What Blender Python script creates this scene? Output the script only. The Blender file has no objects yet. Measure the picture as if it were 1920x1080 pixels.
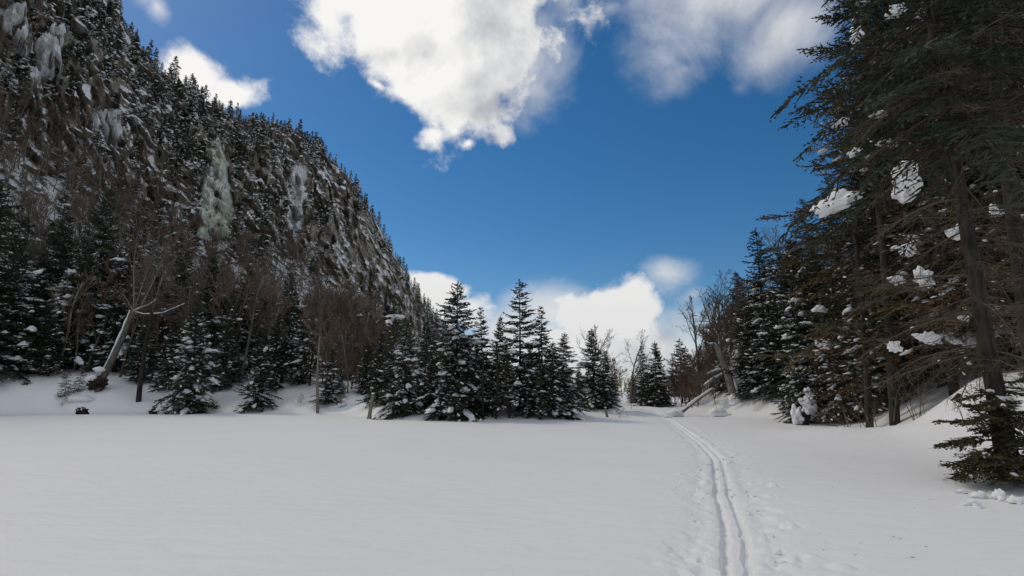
import bpy, math
import numpy as np
from mathutils import Vector

R_ = math.radians
scene = bpy.context.scene
col = scene.collection
rng0 = np.random.default_rng(7)

# ------------------------------------------------------------------ camera
CAM_Z = 1.7
PITCH = math.atan(0.2)
CP, SP = math.cos(PITCH), math.sin(PITCH)
FPX = 1000.0                       # focal length in pixels of the 1920 wide photograph
cam_d = bpy.data.cameras.new("camera")
cam = bpy.data.objects.new("camera", cam_d)
col.objects.link(cam)
cam.location = (0, 0, CAM_Z)
cam.rotation_euler = (R_(90) + PITCH, 0, 0)
cam_d.sensor_width = 36
cam_d.lens = 36 * FPX / 1920
cam_d.clip_start = 0.05
cam_d.clip_end = 12000
scene.camera = cam

# ------------------------------------------------------------------ light, sky, exposure
SUN_EL, SUN_AZ = R_(45.5), R_(-52)   # azimuth from +Y towards +X
sun_d = bpy.data.lights.new("sun", 'SUN')
sun_d.energy = 1.05
sun_d.angle = R_(9)
sun_d.color = (1.0, 0.88, 0.70)
sun = bpy.data.objects.new("sun", sun_d)
col.objects.link(sun)
sdir = Vector((math.sin(SUN_AZ) * math.cos(SUN_EL), math.cos(SUN_AZ) * math.cos(SUN_EL), math.sin(SUN_EL)))
sun.rotation_euler = sdir.to_track_quat('Z', 'Y').to_euler()

vs = scene.view_settings
vs.view_transform = 'Standard'
vs.look = 'None'
vs.exposure = 0.10
vs.gamma = 1.0
vs.use_curve_mapping = False

SKY_STRENGTH = 0.077
CLOUD_STRENGTH = 0.87


class NT:
    """small helper for node trees"""
    def __init__(s, tree):
        s.t = tree; s.n = tree.nodes; s.l = tree.links

    def node(s, typ, **kw):
        n = s.n.new(typ)
        for k, v in kw.items():
            setattr(n, k, v)
        return n

    def put(s, sock, v):
        if isinstance(v, bpy.types.NodeSocket):
            s.l.new(v, sock)
        elif v is not None:
            sock.default_value = v

    def math(s, op, a, b=None, c=None, clamp=False):
        n = s.node('ShaderNodeMath', operation=op, use_clamp=clamp)
        s.put(n.inputs[0], a)
        if b is not None: s.put(n.inputs[1], b)
        if c is not None: s.put(n.inputs[2], c)
        return n.outputs[0]

    def vmath(s, op, a, b=None, scale=None):
        n = s.node('ShaderNodeVectorMath', operation=op)
        s.put(n.inputs[0], a)
        if b is not None: s.put(n.inputs[1], b)
        if scale is not None: s.put(n.inputs['Scale'], scale)
        return n.outputs['Value'] if op in ('DOT_PRODUCT', 'LENGTH') else n.outputs[0]

    def noise(s, vec, scale, detail=2, rough=0.5, dist=0.0, out='Fac'):
        n = s.node('ShaderNodeTexNoise')
        if vec is not None: s.put(n.inputs['Vector'], vec)
        n.inputs['Scale'].default_value = scale
        n.inputs['Detail'].default_value = detail
        n.inputs['Roughness'].default_value = rough
        n.inputs['Distortion'].default_value = dist
        return n.outputs[out]

    def remap(s, v, a, b, c=0.0, d=1.0, smooth=True):
        n = s.node('ShaderNodeMapRange', interpolation_type='SMOOTHSTEP' if smooth else 'LINEAR')
        s.put(n.inputs['Value'], v)
        s.put(n.inputs['From Min'], a); s.put(n.inputs['From Max'], b)
        s.put(n.inputs['To Min'], c); s.put(n.inputs['To Max'], d)
        return n.outputs['Result']

    def mix(s, f, a, b):
        n = s.node('ShaderNodeMix', data_type='RGBA')
        s.put(n.inputs[0], f); s.put(n.inputs[6], a); s.put(n.inputs[7], b)
        return n.outputs[2]


def ray(px, py):
    x, y = (px - 960) / FPX, (540 - py) / FPX
    d = np.array([x, CP - y * SP, SP + y * CP])
    return d / np.linalg.norm(d)


def azel(px, py):
    d = ray(px, py)
    return math.atan2(d[0], d[1]), math.asin(d[2])


# clouds: ellipses on the sky, px centre, half sizes in px, height, softness class
CUMULUS = [
    (850, -50, 190, 130, 1.0), (848, 50, 165, 110, 1.0), (850, 125, 135, 95, 1.0), (865, 205, 105, 78, .97), (725, 15, 105, 85, 1.05),
    (940, 150, 62, 80, .8), (655, 5, 70, 50, .9), (712, 172, 42, 22, .58), (800, 255, 50, 34, .78), (868, 285, 44, 28, .62),
    (955, 258, 48, 36, .78), (985, 40, 70, 70, .65),
    (375, 135, 75, 55, .9), (450, 180, 75, 48, .95), (330, 100, 35, 30, .5), 
    (830, 545, 60, 34, .95), (890, 580, 75, 48, .8), (800, 580, 80, 60, .9),
    (1120, 590, 120, 62, .95), (1175, 575, 75, 60, .9), (1060, 565, 60, 34, .75), (1180, 640, 130, 60, .9), (1050, 640, 130, 70, .75),
]
VEIL = [
    (1040, 590, 110, 60, .85), (960, 620, 120, 60, .8), (1265, 600, 90, 60, .6),
    (285, 8, 34, 22, .75), (262, -12, 36, 24, .7),
    (1390, -40, 205, 100, 1.0), (1295, 10, 150, 80, .75), (1460, 60, 130, 90, .8), (1300, 130, 190, 90, .36), (1400, 160, 120, 80, .38),
    (1140, 20, 90, 60, .5), (1240, 530, 75, 36, .72), (1290, 560, 70, 34, .55), (1230, 650, 170, 75, .95), (1130, 700, 420, 90, 1.15),
    (960, 640, 190, 80, .55), (1000, 110, 90, 120, .7), (1050, 20, 70, 60, .6),
]


def cloud_group():
    g = bpy.data.node_groups.new("cloud_field", 'ShaderNodeTree')
    g.interface.new_socket('Vector', in_out='INPUT', socket_type='NodeSocketVector')
    g.interface.new_socket('Sharp', in_out='OUTPUT', socket_type='NodeSocketFloat')
    g.interface.new_socket('Soft', in_out='OUTPUT', socket_type='NodeSocketFloat')
    t = NT(g)
    gi = t.node('NodeGroupInput'); go = t.node('NodeGroupOutput')
    v = gi.outputs[0]
    w1 = t.noise(v, 5.0, 2, .5, out='Color')
    w1 = t.vmath('SCALE', t.vmath('SUBTRACT', w1, (.5, .5, .5)), scale=0.10)
    vw = t.vmath('ADD', v, w1)
    sx = t.node('ShaderNodeSeparateXYZ'); t.put(sx.inputs[0], vw)
    az = t.math('ARCTAN2', sx.outputs[0], sx.outputs[1])
    el = t.math('ARCSINE', t.math('MINIMUM', t.math('MAXIMUM', sx.outputs[2], -1.0), 1.0))

    def field(blobs):
        acc = None
        for (px, py, rx, ry, h) in blobs:
            a0, e0 = azel(px, py)
            k = 1.0 / (1 + ((px - 960) / FPX) ** 2 * .75)      # angular size shrinks off axis
            kx = k / max(.3, math.cos(e0))
            a = t.math('MULTIPLY', t.math('SUBTRACT', az, a0), FPX / (rx * kx))
            e = t.math('MULTIPLY', t.math('SUBTRACT', el, e0), FPX / (ry * .95))
            d = t.math('ADD', t.math('MULTIPLY', a, a), t.math('MULTIPLY', e, e))
            f = t.math('MULTIPLY_ADD', t.math('SQRT', d), -0.62 , h)
            acc = f if acc is None else t.math('SMOOTH_MAX', acc, f, 0.12)
        return acc
    # the rest of the sky: scattered fair weather clouds outside the part in view
    n_out = t.noise(v, 2.3, 3, .55)
    az2 = t.math('ABSOLUTE', az)
    outside = t.math('MAXIMUM', t.remap(az2, .85, 1.15), t.remap(el, .80, 1.0))
    other = t.math('MULTIPLY_ADD', outside, 2.4, -2.6)
    other = t.math('ADD', other, t.remap(n_out, .37, .63, 0.0, 1.1))  # unseen cloud cover, tuned so the light on the snow stays neutral
    sharp = t.math('MAXIMUM', field(CUMULUS), other)
    soft = field(VEIL)
    f1 = t.noise(v, 8.0, 9, .60, .2)
    f2 = t.noise(v, 5.0, 7, .62, .4)
    t.put(go.inputs[0], t.math('ADD', sharp, t.math('MULTIPLY', t.math('SUBTRACT', f1, .5), 1.5)))
    t.put(go.inputs[1], t.math('ADD', soft, t.math('MULTIPLY', t.math('SUBTRACT', f2, .5), 1.1)))
    return g


def build_world():
    w = bpy.data.worlds.new("World"); scene.world = w
    w.use_nodes = True
    t = NT(w.node_tree); t.n.clear()
    out = t.node('ShaderNodeOutputWorld')
    tc = t.node('ShaderNodeTexCoord')
    d = tc.outputs['Generated']
    sky = t.node('ShaderNodeTexSky', sky_type='NISHITA')
    sky.sun_disc = False
    sky.sun_elevation = SUN_EL
    sky.sun_rotation = SUN_AZ
    sky.altitude = 600
    sky.air_density = 1.0; sky.dust_density = 0.3; sky.ozone_density = 3.0
    tint = t.node('ShaderNodeHueSaturation'); tint.inputs['Saturation'].default_value = 1.32; tint.inputs['Hue'].default_value = .497
    t.l.new(sky.outputs[0], tint.inputs['Color'])
    bg = t.node('ShaderNodeBackground'); bg.inputs['Strength'].default_value = SKY_STRENGTH
    t.l.new(tint.outputs[0], bg.inputs['Color'])
    g = cloud_group()
    a = t.node('ShaderNodeGroup'); a.node_tree = g; t.put(a.inputs[0], d)
    b = t.node('ShaderNodeGroup'); b.node_tree = g
    sd = tuple(0.085 * c for c in (-.75, -.2, .62))
    t.put(b.inputs[0], t.vmath('ADD', d, sd))
    alpha_s = t.remap(a.outputs[0], .27, .58)
    alpha_v = t.remap(a.outputs[1], .10, .95, 0, .92)
    alpha = t.math('MAXIMUM', alpha_s, alpha_v)
    sz = t.node('ShaderNodeSeparateXYZ'); t.put(sz.inputs[0], d)
    alpha = t.math('MULTIPLY', alpha, t.remap(sz.outputs[2], -.02, .06))
    # thickness towards the sun shades the cloud
    thick = t.math('MAXIMUM', b.outputs[0], t.math('MULTIPLY', b.outputs[1], .85))
    lit = t.remap(thick, .50, 1.50, 1.0, 0.0)
    detail = t.math('MULTIPLY', t.math('SUBTRACT', a.outputs[0], b.outputs[0]), .55)
    lit = t.math('ADD', lit, detail, clamp=True)
    veil_only = t.math('SUBTRACT', alpha_v, alpha_s, clamp=True)
    lit = t.math('MULTIPLY', lit, t.math('SUBTRACT', 1.0, t.math('MULTIPLY', veil_only, .2)))
    lit = t.math('MULTIPLY', lit, t.remap(sz.outputs[2], .06, .42, .62, 1.0))
    ccol = t.mix(lit, (.50, .52, .56, 1), (1.0, .99, .97, 1))
    cb = t.node('ShaderNodeBackground'); t.put(cb.inputs['Color'], ccol); cb.inputs['Strength'].default_value = CLOUD_STRENGTH
    mx = t.node('ShaderNodeMixShader')
    t.put(mx.inputs[0], alpha); t.l.new(bg.outputs[0], mx.inputs[1]); t.l.new(cb.outputs[0], mx.inputs[2])
    t.l.new(mx.outputs[0], out.inputs['Surface'])
    try:
        w.cycles.sampling_method = 'MANUAL'; w.cycles.sample_map_resolution = 512
    except Exception:
        pass


build_world()

# ------------------------------------------------------------------ noise in numpy
def _hash(ix, iy, iz, seed):
    h = (ix * 374761393 + iy * 668265263 + iz * 2147483647 + seed * 1274126177) & 0xFFFFFFFF
    h = ((h ^ (h >> 13)) * 1274126177) & 0xFFFFFFFF
    h = h ^ (h >> 16)
    return (h & 0xFFFFFF) / float(0xFFFFFF)


def vnoise(p, seed=0):
    p = np.asarray(p, float)
    i = np.floor(p).astype(np.int64); f = p - i
    u = f * f * f * (f * (f * 6 - 15) + 10)
    r = 0
    for dx in (0, 1):
        wx = u[:, 0] if dx else 1 - u[:, 0]
        for dy in (0, 1):
            wy = u[:, 1] if dy else 1 - u[:, 1]
            for dz in (0, 1):
                wz = u[:, 2] if dz else 1 - u[:, 2]
                r = r + wx * wy * wz * _hash(i[:, 0] + dx, i[:, 1] + dy, i[:, 2] + dz, seed)
    return r * 2 - 1


def fbm(p, octaves=4, seed=0, gain=.5, ridged=False):
    p = np.asarray(p, float); a = 1.0; s = 0; tot = 0
    for o in range(octaves):
        n = vnoise(p * 2.03 ** o + 17.3 * o, seed + o)
        if ridged: n = 1 - 2 * np.abs(n)
        s = s + a * n; tot += a; a *= gain
    return s / tot


def sstep(a, b, x):
    t = np.clip((x - a) / (b - a), 0, 1)
    return t * t * (3 - 2 * t)


# ------------------------------------------------------------------ meshes
def make_mesh(name, blocks, mats, smooth=True):
    """blocks: list of (verts (n,3), faces (m,k), material index, smooth)"""
    me = bpy.data.meshes.new(name)
    nv = sum(len(b[0]) for b in blocks); nf = sum(len(b[1]) for b in blocks)
    nl = sum(b[1].size for b in blocks)
    me.vertices.add(nv); me.loops.add(nl); me.polygons.add(nf)
    V = np.empty((nv, 3), np.float32); Lp = np.empty(nl, np.int32)
    st = np.empty(nf, np.int32); mi = np.empty(nf, np.int32); sm = np.empty(nf, bool)
    ov = ol = of = 0
    for v, f, m, s in blocks:
        n, k = f.shape
        V[ov:ov + len(v)] = v
        Lp[ol:ol + f.size] = (f + ov).ravel()
        st[of:of + n] = ol + np.arange(n) * k
        mi[of:of + n] = m; sm[of:of + n] = s
        ov += len(v); ol += f.size; of += n
    me.vertices.foreach_set('co', V.ravel())
    me.loops.foreach_set('vertex_index', Lp)
    me.polygons.foreach_set('loop_start', st)
    me.polygons.foreach_set('material_index', mi)
    me.polygons.foreach_set('use_smooth', sm)
    for m in mats: me.materials.append(m)
    me.update(calc_edges=True)
    return me


def link(name, data, parent=None, loc=None):
    o = bpy.data.objects.new(name, data)
    col.objects.link(o)
    if parent is not None: o.parent = parent
    if loc is not None: o.location = loc
    return o


def tag(o, label=None, cat=None, group=None, kind=None):
    if label: o['label'] = label
    if cat: o['category'] = cat
    if group: o['group'] = group
    if kind: o['kind'] = kind
    return o


def grid_faces(nr, nc):
    i = np.arange(nr - 1)[:, None] * nc + np.arange(nc - 1)[None, :]
    i = i.ravel()
    return np.stack([i, i + 1, i + nc + 1, i + nc], 1)


def norm(v):
    return v / np.maximum(np.linalg.norm(v, axis=-1, keepdims=True), 1e-9)


def strips(p, d, l, w, rng, flat=None):
    """leaf shaped quads: p start, d direction, l length, w width"""
    n = len(p)
    r = norm(rng.normal(size=(n, 3)))
    if flat is not None:
        r = norm(r * (1 - flat) + np.array([0, 0, 1.0]) * flat)
    s = norm(np.cross(d, r)) * (w / 2)[:, None]
    V = np.empty((n, 4, 3))
    V[:, 0] = p
    V[:, 1] = p + d * (l * .45)[:, None] + s
    V[:, 2] = p + d * l[:, None]
    V[:, 3] = p + d * (l * .45)[:, None] - s
    return V.reshape(-1, 3), np.arange(n * 4).reshape(-1, 4)


def tubes(p0, p1, r0, r1, k=4):
    n = len(p0)
    d = norm(p1 - p0)
    up = np.where(np.abs(d[:, 2:3]) > .9, np.array([[1., 0, 0]]), np.array([[0, 0, 1.]]))
    a = norm(np.cross(d, up)); b = np.cross(d, a)
    ang = np.arange(k) * 2 * np.pi / k
    ring = a[:, None, :] * np.cos(ang)[None, :, None] + b[:, None, :] * np.sin(ang)[None, :, None]
    V = np.concatenate([p0[:, None] + ring * np.reshape(r0, (-1, 1, 1)), p1[:, None] + ring * np.reshape(r1, (-1, 1, 1))], 1)
    j = np.arange(k); jn = (j + 1) % k
    F = np.stack([j, jn, jn + k, j + k], 1)[None] + (np.arange(n) * 2 * k)[:, None, None]
    return V.reshape(-1, 3), F.reshape(-1, 4)


def path_tube(pts, rad, k=10, wob=0.0, seed=0, cap=True):
    """one continuous tube along a polyline"""
    pts = np.asarray(pts, float); n = len(pts)
    tan = norm(np.gradient(pts, axis=0))
    ref = np.array([0.31, .95, 0.05])
    a = norm(np.cross(tan, ref)); b = np.cross(tan, a)
    ang = np.arange(k) * 2 * np.pi / k
    ring = a[:, None] * np.cos(ang)[None, :, None] + b[:, None] * np.sin(ang)[None, :, None]
    rr = np.asarray(rad, float)[:, None] * np.ones((1, k))
    if wob:
        q = (pts[:, None] + ring * .3).reshape(-1, 3) * 3
        rr = rr * (1 + wob * fbm(q, 3, seed).reshape(n, k))
    V = pts[:, None] + ring * rr[..., None]
    V = V.reshape(-1, 3)
    j = np.arange(k); jn = (j + 1) % k
    F = (np.stack([j, jn, jn + k, j + k], 1)[None] + (np.arange(n - 1) * k)[:, None, None]).reshape(-1, 4)
    blocks = [(V, F, 0, True)]
    if cap:
        c = np.vstack([V[-k:], pts[-1:] + tan[-1:] * rad[-1] * .3])
        blocks.append((c, np.stack([j, jn, np.full(k, k)], 1), 0, True))
    return blocks


def ico(sub):
    import bmesh
    bm = bmesh.new(); bmesh.ops.create_icosphere(bm, subdivisions=sub, radius=1)
    V = np.array([v.co[:] for v in bm.verts]); F = np.array([[v.index for v in f.verts] for f in bm.faces])
    bm.free(); return V, F


ICO = {s: ico(s) for s in (1, 2, 3, 4)}


def blobs(c, ax, size, rng, sub=2, rough=.35, freq=1.6, flat_bottom=.45):
    """lumpy snow pillows: c centres, ax main axis, size (n,3) half sizes along axis, across, up"""
    n = len(c)
    if n == 0: return np.zeros((0, 3)), np.zeros((0, 3), int)
    bv, bf = ICO[sub]
    u = norm(ax); up = np.array([[0, 0, 1.]])
    s = norm(np.cross(up, u) + 1e-6); t = np.cross(u, s)
    B = np.repeat(bv[None], n, 0)
    q = B * freq + rng.uniform(-50, 50, (n, 1, 3))
    dsp = fbm(q.reshape(-1, 3), 2, 3).reshape(n, -1) * rough * 2
    B = B * (1 + dsp)[..., None]
    B[..., 2] = np.where(B[..., 2] < 0, B[..., 2] * flat_bottom, B[..., 2])
    V = (u[:, None] * (B[..., 0:1] * size[:, None, 0:1]) + s[:, None] * (B[..., 1:2] * size[:, None, 1:2])
         + t[:, None] * (B[..., 2:3] * size[:, None, 2:3])) + c[:, None]
    F = bf[None] + (np.arange(n) * len(bv))[:, None, None]
    return V.reshape(-1, 3), F.reshape(-1, 3)


# ------------------------------------------------------------------ materials
def mat(name):
    m = bpy.data.materials.new(name); m.use_nodes = True
    t = NT(m.node_tree); t.n.clear()
    out = t.node('ShaderNodeOutputMaterial'); b = t.node('ShaderNodeBsdfPrincipled')
    t.l.new(b.outputs[0], out.inputs[0])
    return m, t, b


def bump(t, b, h, strength, dist):
    n = t.node('ShaderNodeBump'); n.inputs['Strength'].default_value = strength; n.inputs['Distance'].default_value = dist
    t.put(n.inputs['Height'], h); t.l.new(n.outputs[0], b.inputs['Normal'])


def objpos(t):
    return t.node('ShaderNodeTexCoord').outputs['Object']


def snow_mat(name, ground=False):
    m, t, b = mat(name)
    p = objpos(t)
    n = t.noise(p, .35 if ground else 3, 4, .55)
    t.put(b.inputs['Base Color'], t.mix(n, (.75, .75, .752, 1), (.81, .81, .812, 1)))
    b.inputs['Roughness'].default_value = .65
    b.inputs['Specular IOR Level'].default_value = .25
    if ground:
        mp = t.node('ShaderNodeMapping'); t.l.new(p, mp.inputs[0])
        mp.inputs['Scale'].default_value = (1.0, 2.3, 1); mp.inputs['Rotation'].default_value = (0, 0, .35)
        h1 = t.noise(mp.outputs[0], 1.3, 4, .5, .3)
        h2 = t.noise(p, 45, 3, .6)
        h3 = t.noise(p, 9, 3, .6)
        h = t.math('ADD', t.math('MULTIPLY', h1, 1.0), t.math('ADD', t.math('MULTIPLY', h2, .05), t.math('MULTIPLY', h3, .12)))
        bump(t, b, h, .65, .06)
    else:
        bump(t, b, t.noise(p, 22, 3, .6), .5, .02)
    return m


def needle_mat(name, c1, c2, c3, p3=.25):
    m, t, b = mat(name)
    g = t.node('ShaderNodeNewGeometry'); oi = t.node('ShaderNodeObjectInfo')
    n = t.noise(g.outputs['Position'], 1.1, 3, .6)
    c = t.mix(t.remap(n, .35, .65), c1, c2)
    ri = t.math('FRACT', t.math('ADD', g.outputs['Random Per Island'], t.math('MULTIPLY', oi.outputs['Random'], .37)))
    c = t.mix(t.remap(ri, 1 - p3, 1.0, 0, .8), c, c3)
    hs = t.node('ShaderNodeHueSaturation'); t.put(hs.inputs['Color'], c)
    t.put(hs.inputs['Value'], t.remap(oi.outputs['Random'], 0, 1, .75, 1.25, False))
    t.put(b.inputs['Base Color'], hs.outputs[0])
    b.inputs['Roughness'].default_value = .65
    b.inputs['Specular IOR Level'].default_value = .2
    return m


def bark_mat(name, c1, c2, scale=1.0):
    m, t, b = mat(name)
    p = objpos(t)
    mp = t.node('ShaderNodeMapping'); t.l.new(p, mp.inputs[0]); mp.inputs['Scale'].default_value = (14 * scale, 14 * scale, 2.5 * scale)
    n = t.noise(mp.outputs[0], 1.0, 5, .65, .3)
    n2 = t.noise(p, 1.3, 3, .6)
    oi = t.node('ShaderNodeObjectInfo')
    c = t.mix(t.remap(t.math('ADD', n, t.math('MULTIPLY', t.math('SUBTRACT', n2, .5), .5)), .3, .7), c1, c2)
    hs = t.node('ShaderNodeHueSaturation'); t.put(hs.inputs['Color'], c)
    t.put(hs.inputs['Value'], t.remap(oi.outputs['Random'], 0, 1, .75, 1.3, False))
    t.put(b.inputs['Base Color'], hs.outputs[0])
    b.inputs['Roughness'].default_value = .85
    b.inputs['Specular IOR Level'].default_value = .15
    bump(t, b, n, .7, .03)
    return m


def rock_mat(name):
    m, t, b = mat(name)
    g = t.node('ShaderNodeNewGeometry'); p = g.outputs['Position']
    sx = t.node('ShaderNodeSeparateXYZ'); t.put(sx.inputs[0], g.outputs['Normal'])
    n1 = t.noise(p, .05, 4, .6); n2 = t.noise(p, .35, 5, .65, .4); n3 = t.noise(p, 1.6, 4, .65)
    mp = t.node('ShaderNodeMapping'); t.put(mp.inputs[0], p); mp.inputs['Scale'].default_value = (.22, .22, .05); mp.inputs['Rotation'].default_value = (.0, .35, 0)
    streak = t.noise(mp.outputs[0], 1.0, 4, .6, .6)
    rock = t.mix(t.remap(n2, .3, .7), (.10, .09, .076, 1), (.36, .32, .265, 1))
    rock = t.mix(t.remap(n1, .42, .7, 0, .6), rock, (.27, .225, .155, 1))
    rock = t.mix(t.remap(streak, .50, .72, 0, .75), rock, (.42, .41, .395, 1))
    s = t.math('ADD', sx.outputs[2], t.math('MULTIPLY', t.math('SUBTRACT', n2, .5), .40))
    s = t.math('ADD', s, t.math('MULTIPLY', t.math('SUBTRACT', n3, .5), .16))
    s = t.math('ADD', s, t.math('MULTIPLY', t.math('SUBTRACT', n1, .5), .9))
    snow = t.remap(s, .26, .33)
    t.put(b.inputs['Base Color'], t.mix(snow, rock, (.80, .80, .81, 1)))
    b.inputs['Roughness'].default_value = .8
    b.inputs['Specular IOR Level'].default_value = .2
    bump(t, b, t.math('ADD', n2, t.math('MULTIPLY', n3, .4)), 1.0, 1.2)
    return m


def ice_mat(name, c1, c2, c3):
    m, t, b = mat(name)
    g = t.node('ShaderNodeNewGeometry'); p = g.outputs['Position']
    mp = t.node('ShaderNodeMapping'); t.put(mp.inputs[0], p); mp.inputs['Scale'].default_value = (.5, .5, .12)
    n = t.noise(mp.outputs[0], 1.0, 5, .6, .5); n2 = t.noise(p, .07, 3, .5)
    c = t.mix(t.remap(n2, .38, .6), c1, c2)
    c = t.mix(t.remap(n, .58, .72, 0, .65), c, c3)
    t.put(b.inputs['Base Color'], c)
    b.inputs['Roughness'].default_value = .38
    bump(t, b, n, .9, 1.0)
    return m


M_SNOW = snow_mat("snow")
M_GROUND = snow_mat("snow_ground", True)
M_NEEDLE = needle_mat("spruce_needles", (.026, .036, .024, 1), (.040, .050, .029, 1), (.055, .050, .028, 1), .25)
M_NEEDLE2 = needle_mat("olive_needles", (.045, .050, .024, 1), (.070, .066, .030, 1), (.095, .065, .035, 1), .4)
M_NEEDLE3 = needle_mat("brown_needles", (.10, .066, .038, 1), (.135, .088, .05, 1), (.08, .072, .036, 1), .35)
M_BARK = bark_mat("spruce_bark", (.017, .0145, .012, 1), (.055, .045, .036, 1))
M_DEAD = bark_mat("dead_twigs", (.10, .075, .056, 1), (.20, .155, .118, 1))
M_GREYBARK = bark_mat("grey_bark", (.11, .10, .088, 1), (.28, .25, .215, 1))
M_TWIG = bark_mat("hardwood_twigs", (.095, .075, .060, 1), (.165, .13, .105, 1))
M_REDTWIG = bark_mat("reddish_twigs", (.105, .072, .053, 1), (.175, .122, .09, 1))
M_ROCK = rock_mat("rock_and_snow")
M_ICE_GREEN = ice_mat("green_ice", (.60, .635, .52, 1), (.78, .79, .77, 1), (.46, .46, .38, 1))
M_ICE_GREY = ice_mat("grey_ice", (.60, .61, .61, 1), (.76, .77, .78, 1), (.40, .39, .37, 1))
M_BIRCH = bark_mat("old_birch_bark", (.075, .066, .056, 1), (.19, .168, .14, 1), .6)
M_WEATHERED = bark_mat("weathered_wood", (.12, .105, .085, 1), (.30, .26, .21, 1))

# ------------------------------------------------------------------ the ground
LAKE = np.array([(-90, -60), (-95, 30), (-70, 44), (-48, 48.5), (-34, 50), (-22, 50), (-15, 47), (-10.5, 41), (-7, 36.8), (-2, 36), (3.2, 36.4),
                 (6, 40), (9, 43), (11.5, 45), (14.5, 44), (17.2, 40), (18, 36), (17.2, 31), (15.2, 24), (12.2, 17), (10.3, 12.5), (9.2, 9.5),
                 (9.0, 5), (10, -10), (14, -60)], float)
TRAIL_PX = [(1405, 1180), (1389, 1074), (1373, 982), (1356, 920), (1350.5, 878), (1345.5, 858), (1316, 828), (1281, 804), (1251, 784)]


def ground_hit(px, py, z=0.0):
    d = ray(px, py); s = (z - CAM_Z) / d[2]
    return np.array([d[0] * s, d[1] * s])


TRAIL = np.array([ground_hit(*q) for q in TRAIL_PX])
TRAIL = np.vstack([TRAIL[0] + (TRAIL[0] - TRAIL[1]) * 4, TRAIL, TRAIL[-1] + np.array([.6, 3.0]), TRAIL[-1] + np.array([1.0, 9.0])])


def seg_dist(x, y, P, closed):
    Q = np.roll(P, -1, 0) if closed else P[1:]
    P0 = P if closed else P[:-1]
    best = np.full(x.shape, 1e9); sgn = np.zeros(x.shape)
    for a, b in zip(P0, Q):
        d = b - a; L2 = d @ d
        t = np.clip(((x - a[0]) * d[0] + (y - a[1]) * d[1]) / L2, 0, 1)
        ex, ey = x - a[0] - t * d[0], y - a[1] - t * d[1]
        r = np.hypot(ex, ey)
        side = np.sign(d[0] * (y - a[1]) - d[1] * (x - a[0]))
        m = r < best
        best = np.where(m, r, best); sgn = np.where(m, side, sgn)
    return best, sgn


def inside(x, y, P):
    c = np.zeros(x.shape, bool); n = len(P)
    for i in range(n):
        x0, y0 = P[i]; x1, y1 = P[(i + 1) % n]
        k = ((y0 > y) != (y1 > y)) & (x < (x1 - x0) * (y - y0) / ((y1 - y0) if y1 != y0 else 1e-9) + x0)
        c ^= k
    return c


DENTS = None


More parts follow.
